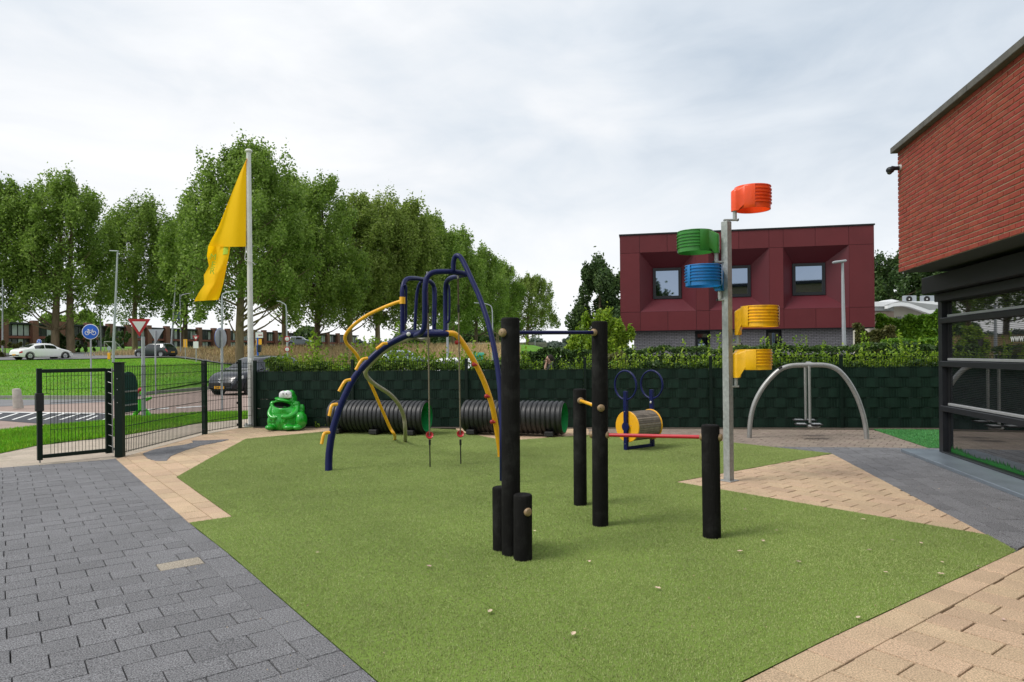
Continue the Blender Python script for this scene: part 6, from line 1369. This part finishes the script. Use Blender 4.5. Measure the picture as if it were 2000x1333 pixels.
# ------------------------------------------------------------------ person behind the fence
pY = 18.6; hp = P(1074, 703, pY); per = empty('person', Vector((hp.x, pY, 0)), 'person with dark tied hair in dark top walking behind the fence', 'person')
zh = hp.z; sc_h = zh/1.43
skin = M('skin', (.46, .27, .19), .5, .05, 6); cloth = M('dark_top', (.018, .019, .024), .85, .15, 9); trous = M('dark_trousers', (.03, .035, .05), .85, .15, 9); hair = M('dark_hair', (.014, .008, .006), .85, .3, 40, .4, 120)
def skinmesh(name, V, E_, rad, mat, parent, sub=2, rootv=0):
    me = bpy.data.meshes.new(name); o0 = origin(parent); me.from_pydata([tuple(Vector(v)-o0) for v in V], E_, []); o = bpy.data.objects.new(name, me); COL.objects.link(o); o.parent = parent
    md = o.modifiers.new('skin', 'SKIN'); md.use_smooth_shade = True
    if not me.skin_vertices: bpy.context.view_layer.update()
    sv = me.skin_vertices[0].data if me.skin_vertices else None
    if sv is None:
        bpy.context.view_layer.objects.active = o; bpy.ops.mesh.customdata_skin_add(); sv = me.skin_vertices[0].data
    for i, r in enumerate(rad): sv[i].radius = (r, r) if not hasattr(r, '__len__') else r
    sv[rootv].use_root = True
    sb = o.modifiers.new('sub', 'SUBSURF'); sb.levels = sub; sb.render_levels = sub; me.materials.append(mat); return o
h0 = Vector((hp.x, pY, 0)); 
def B(x, y, z): return h0+Vector((x, y, z*sc_h))
V = [B(0, 0, .80), B(.01, 0, .95), B(.01, .01, 1.12), B(.0, .01, 1.25), B(-.01, .0, 1.34),
     B(.03, -.13, 1.24), B(.01, -.16, 1.02), B(-.12, -.14, .95), B(-.22, -.12, 1.12),
     B(.03, .15, 1.24), B(.06, .19, 1.0), B(-.08, .18, .86), B(-.16, .16, .80),
     B(0, -.08, .74), B(-.06, -.09, .42), B(-.02, -.09, .06), B(-.13, -.09, .03),
     B(0, .08, .74), B(.05, .09, .42), B(.16, .09, .07), B(.06, .09, .03)]
E_ = [(0, 1), (1, 2), (2, 3), (3, 4), (3, 5), (5, 6), (6, 7), (7, 8), (3, 9), (9, 10), (10, 11), (11, 12), (0, 13), (13, 14), (14, 15), (15, 16), (0, 17), (17, 18), (18, 19), (19, 20)]
rad = [(.12, .10), (.11, .09), (.12, .10), (.10, .08), .045, .065, .05, .04, .03, .065, .05, .04, .03, .085, .06, .04, .035, .085, .06, .04, .035]
body = skinmesh('body', V, E_, rad, cloth, per)
b = MB(); hc = B(-.015, 0, 1.44); b.sph(hc, (.088, .072, .112), 20, 14); b.sph(hc+Vector((-.088, 0, -.012)), (.018, .013, .02), 8, 6); b.sph(hc+Vector((-.062, 0, -.065)), (.035, .045, .035), 12, 8); b.tube([B(-.005, 0, 1.28), hc-UP*.06], [.05, .045], 12); b.build('head', skin, per, smooth=180)
b = MB(); b.sph(hc+Vector((.025, 0, .03)), (.092, .082, .105), 18, 12); b.sph(hc+Vector((.115, 0, -.015)), (.045, .045, .06), 12, 8); b.build('hair', hair, per, smooth=180)
b = MB(); b.sph(hc+Vector((0, -.072, -.01)), (.018, .008, .028), 8, 6); b.sph(hc+Vector((-.08, -.028, .012)), (.01, .012, .007), 8, 5); b.build('ear', skin, per)
b = MB(); b.tube(crom([B(.03, -.14, 1.26), B(-.06, -.17, 1.14), B(-.12, -.16, 1.06)], 4), [.055, .054, .053, .052, .05, .047, .045, .042, .04], 12); b.build('sleeve', cloth, per, smooth=180); b = MB(); b.tube(crom([B(-.12, -.16, 1.06), B(-.13, -.12, 1.22), B(-.10, -.075, 1.37)], 4), [.036, .036, .034, .032, .030, .028, .026, .024, .022], 12)
hand = B(-.10, -.07, 1.39); b.sph(hand, (.022, .035, .045), 12, 8)
for k, l in enumerate((.055, .065, .062, .05)): b.tube([hand+Vector((-.012+.004*k, -.02+.014*k, .03)), hand+Vector((-.006+.006*k, -.018+.013*k, .03+l*.6)), hand+Vector((.008+.006*k, -.010+.012*k, .03+l))], [.009, .0085, .006], 7)
b.tube([hand+Vector((-.01, .025, -.01)), hand+Vector((-.03, .038, .02)), hand+Vector((-.03, .04, .045))], [.010, .009, .007], 7); b.build('arm', skin, per, smooth=180)

# ------------------------------------------------------------------ leaf litter and turf seams
rng = np.random.default_rng(9); pts = []
for k in range(260):
    x, y = rng.uniform(380, 1990), rng.uniform(850, 1330); q = G(x, y, .012); pts.append((q.x, q.y, .0125))
leaf_object('leaf_litter', np.array(pts), .0055, M('litter', (.34, .24, .15), .9, .3, 40, isl=.5, hue=.03), None, rng, up=2.5, label='tiny leaf crumbs and grit scattered over turf and paving', cat='litter', kind='stuff')

for pl in ([(1085, 1004), (1201, 1003.5), (1330, 1010), (1500, 1021)], [(760, 880), (1000, 905), (1330, 930)], [(620, 1000), (900, 1150), (1180, 1333)]):
    b = MB(); qs = crom([G(x, y, .0105) for x, y in pl], 12)
    for a, c in zip(qs[:-1], qs[1:]):
        d = (c-a).normalized(); n = Vector((-d.y, d.x, 0)); w_ = random.uniform(.0015, .0032); b.add([a-n*w_, c-n*w_, c+n*w_, a+n*w_], [(0, 1, 2, 3)])
    b.build('seam', m_turfbase, turf, smooth=0)
